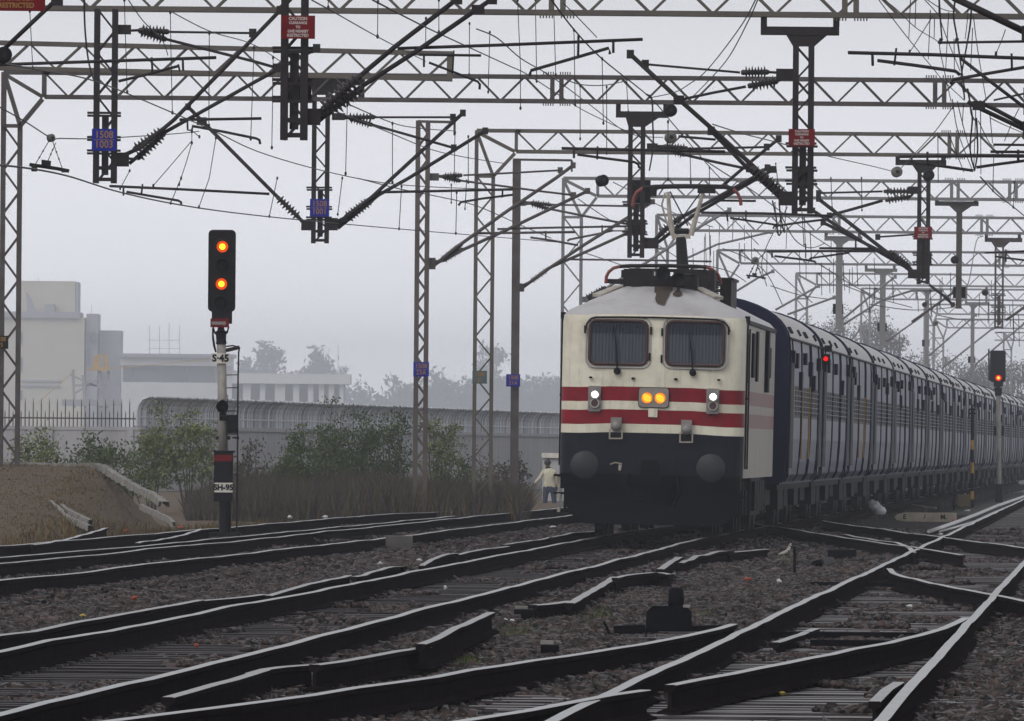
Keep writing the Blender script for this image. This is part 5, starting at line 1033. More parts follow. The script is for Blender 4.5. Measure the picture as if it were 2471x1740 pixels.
# blades: dry grass, scrub (uncountable)
def blades(name, label, cat, n, gen, mats, seed):
    r = np.random.default_rng(seed); vs = []; fs = []; mi = []
    for i in range(n):
        x, y, z, h, w, m = gen(r)
        a = r.random() * 6.283; lean = r.normal(0, .28, 2) * h; dx, dy = math.cos(a) * w, math.sin(a) * w; k = len(vs)
        vs += [(x - dx, y - dy, z), (x + dx, y + dy, z), (x + lean[0] * .4 + dx * .7, y + lean[1] * .4 + dy * .7, z + h * .55), (x + lean[0] * .4 - dx * .7, y + lean[1] * .4 - dy * .7, z + h * .55), (x + lean[0], y + lean[1], z + h)]
        fs += [(k, k + 1, k + 2, k + 3), (k + 3, k + 2, k + 4)]; mi += [m, m]
    me = bpy.data.meshes.new(name); me.from_pydata(vs, [], fs)
    for m in mats: me.materials.append(m)
    me.polygons.foreach_set('material_index', mi); me.update(); o = bpy.data.objects.new(name, me); COL.objects.link(o); tag(o, label, cat, kind='stuff'); return o
G1 = mat('dry_straw_blade', (.15, .092, .028), .85, 0, .3, 3, island=.5, spec=.1); G2 = mat('brown_twig_blade', (.05, .038, .030), .85, 0, .3, 3, island=.5); G3 = mat('dull_green_blade', (.07, .072, .022), .75, 0, .3, 3, island=.4); G4 = mat('dark_twig_blade', (.026, .021, .02), .85, 0, .3, 3, island=.5); G5 = mat('fresh_green_blade', (.065, .13, .015), .7, 0, .3, 3, island=.4)
def g_ramp(r):
    while True:
        y = r.uniform(203, 249); x = r.uniform(-.0415 * y - 1, left_edge(y) + .3)
        if r.random() < .9: break
    return x, y, bank_h(x, y) - .02, r.uniform(.02, .06), r.uniform(.004, .012), int(r.choice([0, 1, 2], p=[.5, .30, .20]))
blades('dry_grass', 'short brown grass covering the ramp and bank', 'grass', 26000, g_ramp, [G1, G2, G3], 3)
def g_low(r):
    y = r.uniform(200, 262); x = left_edge(y) + r.uniform(-1.6, .5); return x, y, bank_h(x, y) - .03, r.uniform(.06, .26), r.uniform(.006, .014), int(r.choice([0, 1, 2], p=[.4, .3, .3]))
blades('trackside_grass', 'yellowish tufts of grass along the far siding', 'grass', 5000, g_low, [G1, G2, G3], 4)
def g_scrub(r):
    x = r.uniform(455, 1272); y = r.uniform(276, 345); X_ = px2X(x, y); hmax = np.interp(x, [455, 520, 620, 800, 950, 1060, 1200, 1360], [.55, .9, 1.15, 1.25, 1.2, 1.1, 1.0, .95])
    c = .5 + .5 * noise.noise(V((X_ * .6, y * .12, 4)))
    m = int(r.choice([0, 1, 2, 3], p=[.06, .44, .12, .38])); return X_, y, -.4, hmax * r.uniform(.35, 1.0) * (.65 + .6 * c) + .1, r.uniform(.005, .016), m
blades('dry_scrub', 'tangled brown scrub behind the far tracks', 'scrub', 42000, g_scrub, [G1, G2, G3, G4], 5)
def g_weed(r):
    cx, cy, sx, sy = [(1440, 1490, 40, 22), (1340, 1490, 60, 18), (1700, 1480, 40, 10), (1240, 1520, 50, 20), (1900, 1352, 30, 10), (960, 1628, 60, 8), (1130, 1600, 30, 12), (2190, 1290, 60, 10)][int(r.integers(0, 8))]
    p = G(cx + r.normal(0, sx * .6), cy + r.normal(0, sy * .6), -.2); return p.x, p.y, -.23, r.uniform(.03, .09), r.uniform(.003, .008), 2 if r.random() < .7 else 0
blades('weeds', 'small green weeds growing through the ballast', 'weeds', 2600, g_weed, [G1, G3, G5], 6)
# bushes
LG = mat('dark_green_leaf', (.060, .088, .03), .6, 0, .3, 4, island=.55, spec=.2); LY = mat('yellow_green_leaf', (.12, .15, .045), .6, 0, .3, 4, island=.5); LB = mat('olive_brown_leaf', (.055, .05, .028), .7, 0, .3, 4, island=.5); BK = mat('grey_brown_bark', (.06, .048, .04), .85, 0, .4, 5)
HAZT = mat('far_tree_leaf', (.045, .06, .03), .8, 0, .3, .5, island=.5); DEAD = mat('bare_branch_grey', (.085, .075, .065), .85, 0, .3, 2, island=.3)
def leaf(vs, fs, c, s, r, up=.5):
    a = r.random() * 6.283; n = V((math.cos(a), math.sin(a), r.normal(0, up))).normalized(); t = n.orthogonal().normalized(); q = n.cross(t); b_ = r.random() * 6.283
    u = t * math.cos(b_) + q * math.sin(b_); w = n.cross(u) ; k = len(vs)
    vs += [tuple(c - u * s), tuple(c + w * s * .45 + n * s * .12), tuple(c + u * s), tuple(c - w * s * .45 + n * s * .12)]; fs.append((k, k + 1, k + 2, k + 3))
def plant(name, label, cat, x, Y, z0, h, w, nst, nlf, ls, lm, seed, grp, top=.3, stem=.018, bark=None, droop=0.0, clump=.16):
    r = np.random.default_rng(seed); t = empty(name, (x, Y, z0), label, cat, grp); b = MB(); tips = []
    for i in range(nst):
        a = r.random() * 6.283; rad = w * .5 * math.sqrt(r.random()); hh = h * (1 - .45 * (rad / (w * .5)) ** 2) * r.uniform(.72, 1.0)
        p0 = V((x + math.cos(a) * rad * .25, Y + math.sin(a) * rad * .25, z0)); p2 = V((x + math.cos(a) * rad, Y + math.sin(a) * rad, z0 + hh)); p1 = p0.lerp(p2, .5) + V((r.normal(0, .06) * w, r.normal(0, .06) * w, hh * .08))
        b.tube([p0, p1, p2], [stem, stem * .7, stem * .25], 5)
        for k in range(4):
            f = r.uniform(top, 1); q = (p0.lerp(p1, f * 2) if f < .5 else p1.lerp(p2, f * 2 - 1)); e = q + V((r.normal(0, clump) * w, r.normal(0, clump) * w, r.uniform(-.02, .14) * h)); b.tube([q, e], [stem * .35, stem * .12], 4); tips.append(e)
        tips.append(p2)
    b.build('stems', bark or BK, t); vs = []; fs = []
    for i in range(nlf):
        c = tips[int(r.integers(0, len(tips)))]; s = clump * w * .55; leaf(vs, fs, c + V((r.normal(0, s), r.normal(0, s), r.normal(0, s * .8) - droop * abs(r.normal(0, s)))), ls * r.uniform(.6, 1.2), r)
    if vs:
        me = bpy.data.meshes.new('foliage'); me.from_pydata(vs, [], fs); me.materials.append(lm); o = bpy.data.objects.new('foliage', me); COL.objects.link(o); o.parent = t; o.matrix_parent_inverse = Matrix.Translation(-V((x, Y, z0)))
    return t
BG_ = 'bushes between the siding and the wall'
def bush(label, xc, ytop, wpx, Y, lm, n, seed, ls=.055, nst=9, **k):
    z0 = -.35; h = (P(xc, ytop, Y).z - z0) * 1.12; plant('bush', label, 'bush', px2X(xc, Y), Y, z0, h, L(wpx * 1.1, Y), nst, int(n * 2.2), ls * .95, lm, seed, BG_, **k)
bush('pale green bush just right of the left lattice column', 100, 1048, 150, 300, LY, 950, 1)
bush('low green bush between the two tall leafy ones at the left', 225, 1072, 130, 305, LG, 900, 2)
bush('tall yellow green bush at the end of the spiked fence', 368, 1002, 120, 310, LY, 1000, 3)
bush('broad green bush left of the signal post', 462, 1018, 130, 310, LY, 1300, 4)
bush('dark low bush under the left leafy bushes', 300, 1095, 190, 300, LG, 1000, 5)
bush('bare twiggy shrub right of the signal post', 622, 1050, 80, 310, LB, 160, 6, nst=12)
bush('dark low shrub right of the twiggy one', 590, 1120, 90, 300, LB, 320, 16, nst=10)
bush('dense dark green bush in the middle of the scrub', 745, 1050, 130, 312, LG, 1700, 7, ls=.05)
bush('tall bush with a sprig rising above the curved bars', 808, 970, 90, 314, LG, 420, 8, ls=.05)
bush('big dark bush left of the lattice mast', 850, 1015, 160, 316, LG, 1700, 9, ls=.05)
bush('airy bush close to the lattice mast', 945, 1005, 120, 318, LG, 1100, 10, ls=.05)
bush('light green bush right behind the lattice mast', 1060, 1000, 110, 320, LY, 800, 11, ls=.05)
bush('drooping bush between the two masts', 1085, 1055, 110, 318, LG, 420, 12, ls=.05, droop=.6)
bush('thin dry shrub by the olive plate column', 1180, 1085, 110, 330, LB, 220, 13, nst=14)
bush('thin dry shrub by the solid mast', 1245, 1090, 60, 335, LB, 220, 14, nst=14)
bush('dark shrub at the foot of the left lattice column', 20, 1225, 150, 232, LB, 900, 15, ls=.04, nst=14)
# ---------------------------------------------------------------- wall, spiked fence, curved bars
M['wall'] = mat('streaked_concrete_wall', (.36, .355, .37), .8, 0, .35, .7, col2=(.25, .245, .255), stretch=(3, 3, .5))
wa = V((-25, 445, 0)); wc = V((-12.75, 445, 0)); wd = V((2.6, 620, 0)); we = V((10, 705, 0))
w_ = MB(); w_.bar(wa + V((0, 0, .68)), wc + V((.1, 0, .68)), .22, 2.5); w_.bar(wa + V((0, 0, 1.90)), wc + V((.13, 0, 1.90)), .28, .12)
for i in range(5): x = -24 + i * 2.75; w_.box((x, 444.86, .7), (.22, .1, 2.45))
tag(w_.build('boundary_wall', M['wall']), 'concrete boundary wall under the spiked fence', 'wall', 'boundary walls')
w_ = MB(); w_.bar(wc + V((0, .15, .70)), we + V((0, 0, .70)), .22, 2.46); w_.bar(wc + V((.02, .2, 1.94)), we + V((.02, 0, 1.94)), .32, .14)
tag(w_.build('boundary_wall', M['wall']), 'long concrete wall under the curved bars', 'wall', 'boundary walls')
M['bars'] = mat('galvanised_bar_with_glints', (.46, .48, .51), .42, 0, .3, .6, island=.6)  # light base and wide per-bar brightness paint sky glints into the colour
fe = empty('spiked_fence', (-18, 445, 1.96), 'spiked metal fence on the wall at the far left', 'fence')
b = MB(); i = 0; x = -24.8
while x < -12.85:
    tall = i % 2 == 0; h = .98 if tall else .56; b.tube([V((x, 445, 1.95)), V((x, 445, 1.95 + h * .8)), V((x + (.0), 445, 1.95 + h))], [.022, .018, .003], 5); x += .137; i += 1
b.build('spikes', M['steel'], fe); b = MB(); b.bar(V((-24.9, 445, 2.24)), V((-12.8, 445, 2.24)), .03, .05); b.build('rail', M['steel'], fe)
cf = empty('curved_bar_fence', (-5, 530, 2.0), 'long fence of closely set curved bars on the wall', 'fence')
b = MB(); d = (we - wc); n = 1500; d_ = d.normalized(); out = V((d_.y, -d_.x, 0)); R = random.Random(3)
for i in range(n):
    p = wc + d * (i / n); j = R.uniform(-.02, .02); b.tube([p + out * o_ + V((0, 0, z)) + d_ * j * (z - 2) for o_, z in ((0, 1.98), (0, 2.52), (.05, 2.72), (.18, 2.90), (.42, 2.99))], .046 + (.014 if i % 7 == 0 else 0), 4, False)
b.build('bars', M['bars'], cf); b = MB(); b.bar(wc + out * .05 + V((0, 0, 2.3)), we + out * .05 + V((0, 0, 2.3)), .03, .05); b.build('rail', M['bars'], cf)
# ---------------------------------------------------------------- person, kiosk
kx = px2X(1335, 402); k_ = empty('kiosk', (kx, 402, -.6), 'small pale kiosk with a white roof slab behind the person', 'kiosk')
M['kiosk'] = mat('pale_grey_render', (.40, .40, .41), .8, 0, .2, 2); b = MB(); b.bx(px2X(1311, 402), px2X(1385, 402), 401.6, 402.6, -.62, P(1330, 1105, 402).z); b.build('wall', M['kiosk'], k_)
b = MB(); b.prism(rrect(px2X(1309, 402), px2X(1388, 402), P(1330, 1105, 402).z, P(1330, 1093, 402).z, .04, 3), lambda u, w, h: V((u, 402 + h, w)), -.5, .7); b.build('roof', M['white_paint'], k_)
def skin(name, verts, edges, rad, m, parent, sub=2):
    me = bpy.data.meshes.new(name); me.from_pydata(verts, edges, []); o = bpy.data.objects.new(name, me); COL.objects.link(o)
    md = o.modifiers.new('s', 'SKIN'); s = o.modifiers.new('u', 'SUBSURF'); s.levels = sub; s.render_levels = sub
    for v, r in zip(me.skin_vertices[0].data, rad): v.radius = (r, r) if not isinstance(r, tuple) else r
    me.skin_vertices[0].data[0].use_root = True
    dg = bpy.context.evaluated_depsgraph_get(); m2 = bpy.data.meshes.new_from_object(o.evaluated_get(dg)); bpy.data.objects.remove(o); m2.name = name
    for mm in (m if isinstance(m, list) else [m]): m2.materials.append(mm)
    o = bpy.data.objects.new(name, m2); COL.objects.link(o); o.parent = parent; return o
M['sweater'] = mat('cream_sweater', (.50, .47, .36), .9, 0, .2, 6); M['trouser'] = mat('dark_blue_trousers', (.04, .05, .085), .85, 0, .3, 6); M['skin'] = mat('brown_skin', (.20, .11, .07), .6, 0, .15, 8); M['hair'] = mat('black_hair', (.02, .02, .024), .7, 0, .3, 10)
Yp = 381.0; pe = empty('person', (px2X(1328, Yp), Yp, -.62), 'person in a cream sweater and dark trousers reaching an arm out, seen from behind', 'person')
vt = [(0, 0, .86), (0, -.01, 1.0), (.0, -.02, 1.14), (-.02, 0, 1.28), (-.035, .04, 1.38), (-.05, .06, 1.44), (-.055, .075, 1.53), (-.055, .07, 1.60),
      (-.17, .02, 1.31), (-.27, .03, 1.12), (-.43, .06, .95), (.15, .0, 1.29), (.24, .02, 1.06), (.22, .12, .86),
      (-.10, 0, .78), (-.12, .02, .42), (-.13, 0, .06), (-.14, -.10, .03), (.12, 0, .78), (.15, .02, .42), (.16, 0, .06), (.17, -.10, .03)]
ed = [(0, 1), (1, 2), (2, 3), (3, 4), (4, 5), (5, 6), (6, 7), (3, 8), (8, 9), (9, 10), (3, 11), (11, 12), (12, 13), (0, 14), (14, 15), (15, 16), (16, 17), (0, 18), (18, 19), (19, 20), (20, 21)]
rd = [(.15, .12), (.16, .12), (.17, .12), (.17, .11), .07, .055, (.085, .09), .06, .075, .06, .045, .075, .06, .045, .105, .075, .055, .04, .105, .075, .055, .04]
bo = skin('body', vt, ed, rd, [M['sweater'], M['trouser'], M['skin']], pe)
for p in bo.data.polygons:
    c = p.center; p.use_smooth = True; p.material_index = 2 if c.z > 1.40 else (1 if c.z < .86 and abs(c.x) < .32 and c.x > -.24 else 0)
b = MB(); b.smooth = True; b.ell((-.055, .06, 1.565), (.10, .115, .095), 12, 8); b.ell((-.04, .05, 1.64), (.05, .06, .05), 10, 6); o = b.build('hair', M['hair'], None); o.parent = pe
for px_, py_, pz_, dx, dz in ((-.43, .06, .95, -.6, -.75), (.22, .12, .86, -.05, -1)):
    b = MB(); b.smooth = True; b.ell((px_ + dx * .04, py_, pz_ + dz * .04), (.04, .022, .045), 8, 6)
    for i in range(4): b.tube([V((px_ + dx * .06 + (i - 1.5) * .018, py_, pz_ + dz * .07)), V((px_ + dx * .10 + (i - 1.5) * .02, py_ - .01, pz_ + dz * .12)), V((px_ + dx * .11 + (i - 1.5) * .02, py_ - .03, pz_ + dz * (.15 - .01 * abs(i - 1)))) ], [.009, .008, .006], 5)
    b.tube([V((px_ + .03, py_ - .01, pz_ - .02)), V((px_ + .05, py_ - .03, pz_ - .07))], [.011, .008], 5); o = b.build('hand', M['skin'], None); o.parent = pe
# ---------------------------------------------------------------- things lying on the ground
def gbox(name, label, cat, x0, x1, y0, y1, m, depth=.4, zb=-.23, top=None, rz=0, grp=None):
    a = G((x0 + x1) / 2, y1, zb); Yb = a.y; w = L(x1 - x0, Yb); h = L(y1 - y0, Yb); b = MB(); c = V((a.x, Yb + depth / 2, zb + h / 2))
    b.box(c, (w, depth, h), rz); bv = b.build(name, m, None); tag(bv, label, cat, grp)
    md = bv.modifiers.new('bevel', 'BEVEL'); md.width = min(w, h) * .06; md.segments = 2
    return c, w, h, bv
M['concrete'] = mat('stained_grey_concrete', (.085, .078, .075), .7, 0, .4, 5, col2=(.05, .045, .042), bump=.3)
gbox('concrete_block', 'square grey concrete block beside the main track', 'block', 930, 996, 1293, 1336, M['concrete'], .35, grp='blocks on the ballast')
gbox('concrete_block', 'small slab leaning by the square concrete block', 'block', 884, 928, 1312, 1332, M['concrete'], .25, rz=.3, grp='blocks on the ballast')
gbox('concrete_block', 'dark block right of the locomotive near the crossing', 'block', 1998, 2066, 1326, 1361, M['under'], .5, grp='blocks on the ballast')
gbox('track_box', 'black stub box with a pale lid left of the point machine', 'box', 1240, 1286, 1470, 1510, M['under'], .3); gbox('box_lid', 'pale lid lying on the black stub box', 'lid', 1243, 1288, 1463, 1470, M['whitewash'], .22, zb=G(1264, 1510, -.23).z + L(40, 105))
gbox('track_box', 'small black box with a pale top near the lower middle rail', 'box', 1304, 1349, 1556, 1592, M['under'], .25); gbox('box_lid', 'pale lump on the small black box', 'lid', 1304, 1336, 1546, 1556, M['whitewash'], .15, zb=-.23 + L(36, 97))
pm = empty('point_machine', G(1620, 1536, -.23), 'black point machine beside the near right rails', 'point machine'); a = G(1620, 1536, -.23); Yb = a.y; q = lambda x, y: V((px2X(x, Yb), Yb, P(x, y, Yb).z))
b = MB(); b.prism([(px2X(1563, Yb), -.23), (px2X(1676, Yb), -.23), (px2X(1674, Yb), q(1600, 1475).z), (px2X(1660, Yb), q(1600, 1463).z), (px2X(1580, Yb), q(1600, 1462).z), (px2X(1566, Yb), q(1600, 1476).z)], lambda u, v_, h: V((u, Yb + h, v_)), 0, .5); b.build('case', M['under'], pm)
b = MB(); b.smooth = True; b.lathe(q(1637, 1466) + V((0, .2, 0)), q(1637, 1416) + V((0, .2, 0)), [(0, .06), (.01, .07), (.15, .068), (.17, .05)], 12); b.build('motor_cap', M['under'], pm)
b = MB(); b.bar(q(1487, 1524) + V((0, .2, 0)), q(1563, 1520) + V((0, .2, 0)), .12, .09); b.bar(q(1676, 1518) + V((0, .2, 0)), q(1748, 1516) + V((0, .2, 0)), .1, .05); b.tube([q(1462, 1500), q(1478, 1530), q(1500, 1537)], .012, 5); b.build('drive_rod', M['under'], pm)
b = MB(); b.box(q(1662, 1466) + V((0, .1, .01)), (.06, .3, .02)); b.build('pale_hinge', M['lamp_case'], pm)
M['em'] = mat('cream_painted_marker', (.42, .37, .28), .6, 0, .3, 4, col2=(.3, .25, .2))
Ye = G(2237, 1258, -.22).y; em = empty('marker_slab', (px2X(2237, Ye), Ye, -.22), 'cream concrete marker lying by the tracks lettered E and M', 'marker'); b = MB(); zt_ = P(2237, 1237, Ye).z
b.prism([(px2X(2162, Ye), -.13), (px2X(2168, Ye), -.20), (px2X(2190, Ye), -.23), (px2X(2312, Ye), -.23), (px2X(2312, Ye), zt_), (px2X(2190, Ye), zt_), (px2X(2170, Ye), zt_ - .04)], lambda u, v_, h: V((u, Ye + h, v_)), 0, .25); b.build('slab', M['em'], em)
for s, x in (('E', 2183), ('/', 2231), ('M.', 2277)):
    c = P(x, 1247.5, Ye); text('lettering', s, .15, M['black_paint'], em, lambda u, v_, d, c=c: V((c.x + u - em.location.x, -.004 - d, c.z + v_ - em.location.z)), .002, .004)
for o in em.children:
    if o.name.startswith('lettering'): o.matrix_parent_inverse = Matrix.Identity(4)
M['bag'] = mat('white_plastic_bag', (.60, .61, .66), .45, 0, .15, 5)
b = MB(); b.smooth = True; c = G(2120, 1246, -.22); b.ell(c + V((.02, 0, .12)), (.16, .15, .14), 14, 10); b.ell(c + V((-.10, 0, .24)), (.13, .12, .13), 14, 10); b.ell(c + V((-.17, 0, .33)), (.09, .09, .08), 12, 8)
for i, v in enumerate(b.v): n_ = noise.noise(V(v) * 9); b.v[i] = (v[0] + n_ * .03, v[1], v[2] + n_ * .025)
tag(b.build('plastic_bag', M['bag']), 'crumpled white plastic bag beside the train', 'bag')
Yk = 372; mp = empty('marker_post', P(2346, 1222, Yk), 'thin black and yellow post with cross pieces before the far coaches', 'post'); b = MB(); b.tube([P(2346, 985, Yk), P(2346, 1225, Yk)], .045, 8)
for y in (988, 998): b.bar(P(2337, y, Yk), P(2354, y, Yk), .05, .05)
b.build('pole', M['under'], mp)
for y0, y1 in ((1062, 1085), (1116, 1142), (1185, 1205)): b = MB(); b.tube([P(2346, y0, Yk), P(2346, y1, Yk)], .049, 8); b.build('yellow_band', M['yellow'], mp)
gbox('cable_box', 'yellow box at the foot of the banded post', 'box', 2311, 2342, 1194, 1225, mat('dull_yellow_box', (.14, .095, .03), .6, 0, .4, 4), .4)
c = G(2301, 1232, -.22); b = MB(); b.tube([c, c + V((0, 0, L(52, c.y)))], .03, 6); tag(b.build('stake', M['under']), 'short black stake left of the yellow box', 'stake', 'short stakes')
c = G(1917, 1390, -.22); b = MB(); b.tube([c, c + V((.0, 0, L(70, c.y)))], .022, 6); tag(b.build('stake', M['under']), 'short dark stake right of the locomotive', 'stake', 'short stakes')
def lying(name, label, cat, pix, r, m, z=-.17, grp=None):
    pts = [G(x, y, z) for x, y in pix]; b = MB(); b.smooth = True; b.tube(pts, r, 6); return tag(b.build(name, m), label, cat, grp)
CB = 'cables and rods lying on the ballast'
lying('cable', 'pale cable lying behind the cream marker', 'cable', [(2150, 1222), (2152, 1217), (2163, 1214), (2200, 1219), (2235, 1225), (2258, 1226)], .03, M['pale_grey'], grp=CB)
lying('cable', 'pale crooked cable near the far red signal', 'cable', [(2328, 1194), (2335, 1185), (2352, 1184), (2362, 1178), (2370, 1177)], .03, M['pale_grey'], grp=CB)
lying('rod', 'dark rod reaching the black stub box', 'rod', [(1196, 1451), (1222, 1468), (1246, 1482)], .022, M['steel_dark'], grp=CB)
lying('rod', 'rusty rods beside the locomotive right of the buffers', 'rod', [(1900, 1300), (1920, 1312), (1935, 1320)], .02, M['steel_dark'], grp=CB)
lying('rod', 'bent pale rod by the dark stake', 'rod', [(1882, 1340), (1900, 1330), (1908, 1314)], .03, M['pale_grey'], grp=CB)
lying('pipe', 'dark pipe at the left of the dark block', 'pipe', [(1940, 1364), (1970, 1366), (2004, 1356)], .08, M['under'], grp=CB)
lying('spare_rail', 'wavy spare rail left of the far right hand track', 'rail', [(2240, 1286), (2269, 1276), (2311, 1261), (2360, 1242), (2409, 1221), (2480, 1196)], .055, M['old_top'], -.08, grp='check rails and loose rails by the tracks')
lying('spare_rail', 'thin spare rail between wavy rail and track', 'rail', [(2268, 1285), (2300, 1276), (2351, 1261), (2400, 1238), (2480, 1205)], .04, M['old_top'], -.12, grp='check rails and loose rails by the tracks')
for x0, y0, x1, y1, lab in ((1860, 1531, 2235, 1527, 'stretcher bar across the near right track'), (1955, 1551, 2150, 1548, 'second stretcher bar just below it'), (1955, 1409, 2180, 1408, 'stretcher bar under the sharp crossing point')):
    p, q_ = G(x0, y0, -.12), G(x1, y1, -.12); q_.y = p.y; b = MB(); b.bar(p, q_, .06, .05); tag(b.build('stretcher_bar', M['under']), lab, 'bar', 'stretcher bars')
LT = {'o': mat('orange_scrap', (.35, .06, .02), .5), 'w': mat('white_scrap', (.6, .6, .6), .5), 'y': mat('yellow_scrap', (.4, .3, .04), .5), 'g': mat('green_scrap', (.04, .2, .06), .5)}
R = random.Random(5)
for k, x, y in (('o', 325, 1445), ('o', 475, 1560), ('o', 315, 1308), ('o', 305, 1283), ('o', 435, 1275), ('y', 200, 1488), ('w', 1012, 1354), ('w', 918, 1362), ('w', 1075, 1420), ('w', 1001, 1487), ('w', 1220, 1500), ('w', 1236, 1501), ('o', 1805, 1400), ('w', 2268, 1292), ('w', 1620, 1715), ('w', 1708, 1690), ('y', 1688, 1686), ('o', 2305, 1260), ('w', 2335, 1236), ('g', 1843, 1675), ('y', 1888, 1676), ('w', 612, 1240), ('w', 700, 1250), ('w', 40, 1270), ('w', 82, 1180), ('w', 185, 1170), ('w', 240, 1146), ('o', 36, 1272), ('w', 1336, 1275), ('w', 785, 1250), ('y', 750, 1656), ('w', 2194, 1465), ('w', 1880, 1405), ('w', 1625, 1388)):
    z = -.17; c = G(x, y, z)
    if c.x < left_edge(c.y): c = P(x, y, c.y * .97)
    s = min(.09, L(6.5, c.y)); b = MB(); b.ell(c + V((0, 0, s * .4)), (s * R.uniform(.8, 1.5), s, s * R.uniform(.4, .8)), 6, 4)
    b.v = [(v[0] + R.uniform(-.3, .3) * s, v[1], v[2] + R.uniform(-.25, .25) * s) for v in b.v]
    tag(b.build('litter', LT[k]), {'o': 'small orange scrap of litter on the ground by the tracks', 'w': 'small white scrap of litter on the ground by the tracks', 'y': 'small yellow scrap of litter among the ballast', 'g': 'small green scrap among the near sleepers'}[k], 'litter', 'scraps of litter')
# ---------------------------------------------------------------- hazy background
M['bcream'] = mat('cream_plaster', (.52, .48, .38), .85, 0, .15, .2); M['bgrey'] = mat('grey_plaster', (.30, .30, .33), .85, 0, .15, .2); M['bwhite'] = mat('white_plaster', (.62, .62, .62), .85, 0, .12, .2); M['bdark'] = mat('shaded_window_band', (.10, .11, .14), .5, 0, .3, .3); M['cyel'] = mat('crane_yellow', (.46, .28, .07), .5, 0, .2, .6)  # window bands carry a dark tone of their own
YB = 3200.0
def fb(b, x0, x1, y0, y1, d0=0, d1=14, Yq=None):
    d0 *= 1.8; d1 *= 1.8
    q = Yq or YB; a = P(x0, y1, q); c = P(x1, y0, q); b.bx(a.x, c.x, q + d0, q + d1, a.z, c.z)
bd = empty('apartment_building', P(120, 1075, YB), 'tall cream building fading into the haze at the far left', 'building')
b = MB(); fb(b, -90, 204, 766, 1080, 0, 16); b.build('wall', M['bcream'], bd)
b = MB(); fb(b, 44, 180, 678, 754, 3, 13); b.build('upper_storey', M['bcream'], bd); b = MB(); fb(b, 180.5, 187, 680, 754, 3, 13); b.build('stair_strip', M['bgrey'], bd)
b = MB(); fb(b, -90, 192, 753, 765.5, -.6, 16.5); b.build('parapet', M['bgrey'], bd); b = MB(); fb(b, 205, 235, 757, 1080, 1, 14); b.build('stair_tower', M['bgrey'], bd)
for x0, x1, y0, y1 in ((47, 54, 800, 828), (47, 54, 862, 896), (47, 54, 942, 965), (208, 214, 800, 826), (222, 229, 800, 826), (209, 214, 840, 880), (-40, -20, 800, 830), (-10, 5, 862, 896)):
    b = MB(); fb(b, x0, x1, y0, y1, -.15, .4 if x0 < 200 else 1.2); b.build('window', M['bdark'], bd)
b = MB(); fb(b, 50, 145, 917, 921, -.3, 0.2); fb(b, 50, 145, 929, 933, -.3, .2); b.build('ledge', M['bgrey'], bd)
d0 = empty('satellite_dish', P(75, 753, YB), 'dark satellite dish on the cream building roof', 'dish'); b = MB(); pts = [(62, 704), (66, 705), (75, 718), (82, 735), (92, 758), (66, 758), (66, 742), (64, 722)]
b.prism(pts, lambda u, v_, h: P(u, v_, YB + h), -.5, .4); b.build('bowl', M['bgrey'], d0); b = MB(); fb(b, 74, 80, 738, 758, .4, 1.2); b.build('mount', M['bgrey'], d0)
b = MB(); fb(b, 108, 130, 734, 753, 0, 3); tag(b.build('roof_tank', M['bgrey']), 'grey tank on the cream building roof', 'tank')
for x, y0, y1, lab in ((93, 668, 680, 'thin aerial on the upper storey'), (221, 736, 757, 'thin aerial on the stair tower'), (816, 830, 902, 'thin mast on the low pillared building')):
    b = MB(); b.tube([P(x, y0, YB + 5), P(x, y1, YB + 5)], .05, 4); tag(b.build('aerial', M['bgrey']), lab, 'aerial', 'thin aerials')
b = MB(); fb(b, 236, 290, 797, 1080, 4, 14); tag(b.build('office_block', M['bgrey']), 'grey block beside the cream building', 'building')
lb = empty('long_building', P(500, 1075, YB), 'long low pillared building in the haze left of centre', 'building'); b = MB(); fb(b, 291, 560, 862, 881, 0, 12); fb(b, 291, 560, 924, 1080, 0, 12); fb(b, 291, 560, 881, 924, 2, 12); b.build('wall', M['bwhite'], lb)
b = MB(); fb(b, 288, 566, 855, 861.5, -1, 13); b.build('roof_slab', M['bgrey'], lb)
for x0, x1 in ((296, 318), (322, 382), (388, 448), (454, 520)): b = MB(); fb(b, x0, x1, 884, 922, 1.4, 1.9); b.build('window', M['bdark'], lb)
b = MB(); fb(b, 561, 846, 903, 925, -1, 12); b.build('fascia', M['bwhite'], lb); b = MB(); fb(b, 561, 830, 926, 1080, 3, 12); b.build('recessed_wall', M['bgrey'], lb)
for x0, x1 in ((585, 605), (626, 640), (662, 688), (706, 722), (742, 756), (768, 782), (792, 806), (818, 829)): b = MB(); fb(b, x0, x1, 926, 1080, 0, 2); b.build('pillar', M['bwhite'], lb)
sc_ = empty('scaffolding', P(400, 860, YB), 'bare scaffold poles standing above the long building', 'scaffolding')
for x, y0 in ((361, 785), (385, 788), (408, 779), (433, 786)): b = MB(); b.tube([P(x, y0, YB + 6), P(x, 860, YB + 6)], .07, 4); b.build('pole', M['bgrey'], sc_)
b = MB()
for y in (821, 841): b.tube([P(358, y, YB + 6), P(436, y, YB + 6)], .05, 4)
b.build('cross_rail', M['bgrey'], sc_)
YC = 2000.0; cr_ = empty('crawler_crane', P(225, 1000, YC), 'yellow crane with a long thin jib in the haze', 'crane'); q = lambda x, y, d=0: P(x, y, YC + d)
b = MB(); b.prism([(220, 891), (228, 858), (236, 855), (258, 855), (264, 888), (266, 895), (208, 895), (210, 890)], lambda u, v_, h: q(u, v_, h), -1, 1); b.build('cab', M['cyel'], cr_)
b = MB(); b.prism([(242, 862), (250, 862), (253, 884), (241, 884)], lambda u, v_, h: q(u, v_, h), -1.06, -1.02); b.build('cab_window', M['bgrey'], cr_)
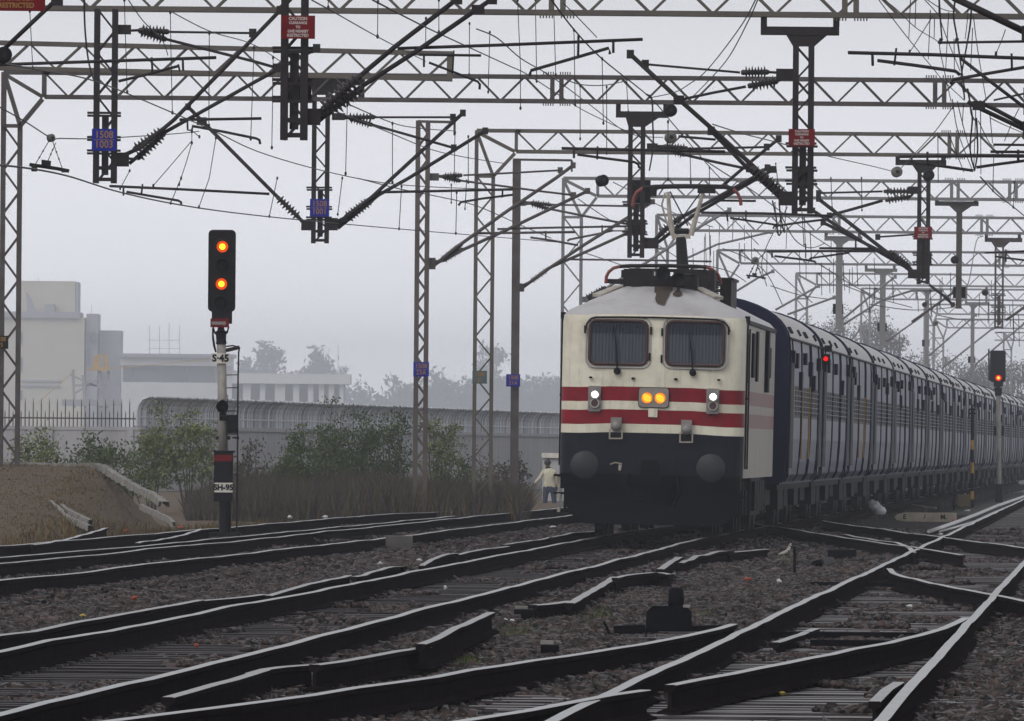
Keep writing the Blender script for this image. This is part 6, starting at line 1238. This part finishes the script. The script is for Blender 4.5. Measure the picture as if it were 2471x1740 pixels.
b = MB(); b.bar(q(266, 890), q(560, 862), .35, .12); b.build('jib', M['cyel'], cr_); b = MB(); b.bar(q(92, 972), q(182, 893), .12, .12); b.build('lower_jib', M['cyel'], cr_)
b = MB()
for x0, y0, x1, y1 in ((176, 892, 180, 985), (200, 905, 205, 985), (240, 895, 245, 985), (262, 895, 258, 985), (170, 905, 250, 940), (180, 950, 245, 910), (176, 930, 258, 930)): b.bar(q(x0, y0), q(x1, y1), .4, .3)
b.bar(q(150, 972), q(290, 972), 1.2, 1.0); b.build('tower_frame', M['bgrey'], cr_)
# far trees
def tree(label, x, ytop, wpx, Y, lm, nl, seed, ls, nst=9, grp='hazy trees far behind', base=None, top=.25, clump=.14):
    z0 = -.6; h = P(x, ytop, Y).z - z0; t = plant('tree', label, 'tree', px2X(x, Y), Y, z0, h, L(wpx, Y), nst, nl, ls, lm, seed, grp, top=top, stem=h * .018, bark=DEAD, clump=clump)
    for c in t.children:
        if c.name.startswith('stems'): c.name = 'branches'
    b = MB(); b.tube([V((px2X(x, Y), Y, z0)), V((px2X(x, Y), Y, z0 + h * .45))], [h * .03, h * .02], 7); b.build('trunk', DEAD, t)
YT = 5500
for i, (x, yt, w, n, lab) in enumerate(((650, 842, 90, 900, 'round hazy tree above the pillared building'), (750, 838, 90, 900, 'taller hazy tree right of the round one'), (815, 868, 60, 500, 'small hazy tree over the pillared building end'), (880, 925, 80, 500, 'low hazy tree right of the pillared building'), (945, 905, 90, 700, 'hazy tree behind the lattice mast bushes'), (1005, 925, 80, 500, 'low hazy tree behind the lattice mast'), (1062, 885, 110, 800, 'hazy tree between lattice mast and column'), (1120, 875, 100, 800, 'hazy tree behind the column with the olive plate'), (1178, 838, 70, 600, 'tallest pointed hazy tree by the olive plate column'), (1225, 882, 100, 700, 'hazy tree left of the solid mast'), (1285, 888, 110, 800, 'hazy tree right of the solid mast'), (1340, 892, 100, 700, 'hazy tree next to the locomotive edge'), (600, 905, 110, 400, 'low hazy tree behind the long building'), (1400, 890, 100, 300, 'hazy tree hidden mostly by the locomotive'))):
    tree(lab, x, yt, w * 1.6, YT + (i % 3) * 60, HAZT, n * 4, 40 + i, 1.3, 12)
for i, (x, yt, w, n, lab) in enumerate(((1950, 790, 150, 700, 'bare grey tree over the first coach roof'), (2030, 738, 170, 1100, 'tall bare tree behind the pale hanging post'), (2095, 742, 150, 900, 'bare tree between the two pale posts'), (2160, 790, 140, 800, 'bare tree right of the second pale post'), (2235, 835, 150, 700, 'lower bare tree behind the fourth coach'), (2310, 850, 160, 700, 'bare tree left of the red signal'), (2400, 858, 160, 700, 'bare tree behind the red signal'), (2480, 870, 160, 500, 'bare tree at the right edge'))):
    tree(lab, x, yt, w * 1.15, 1500 + (i % 3) * 90, DEAD, n * 12, 70 + i, .19, 40, grp='bare trees behind the coaches', top=.1, clump=.12)
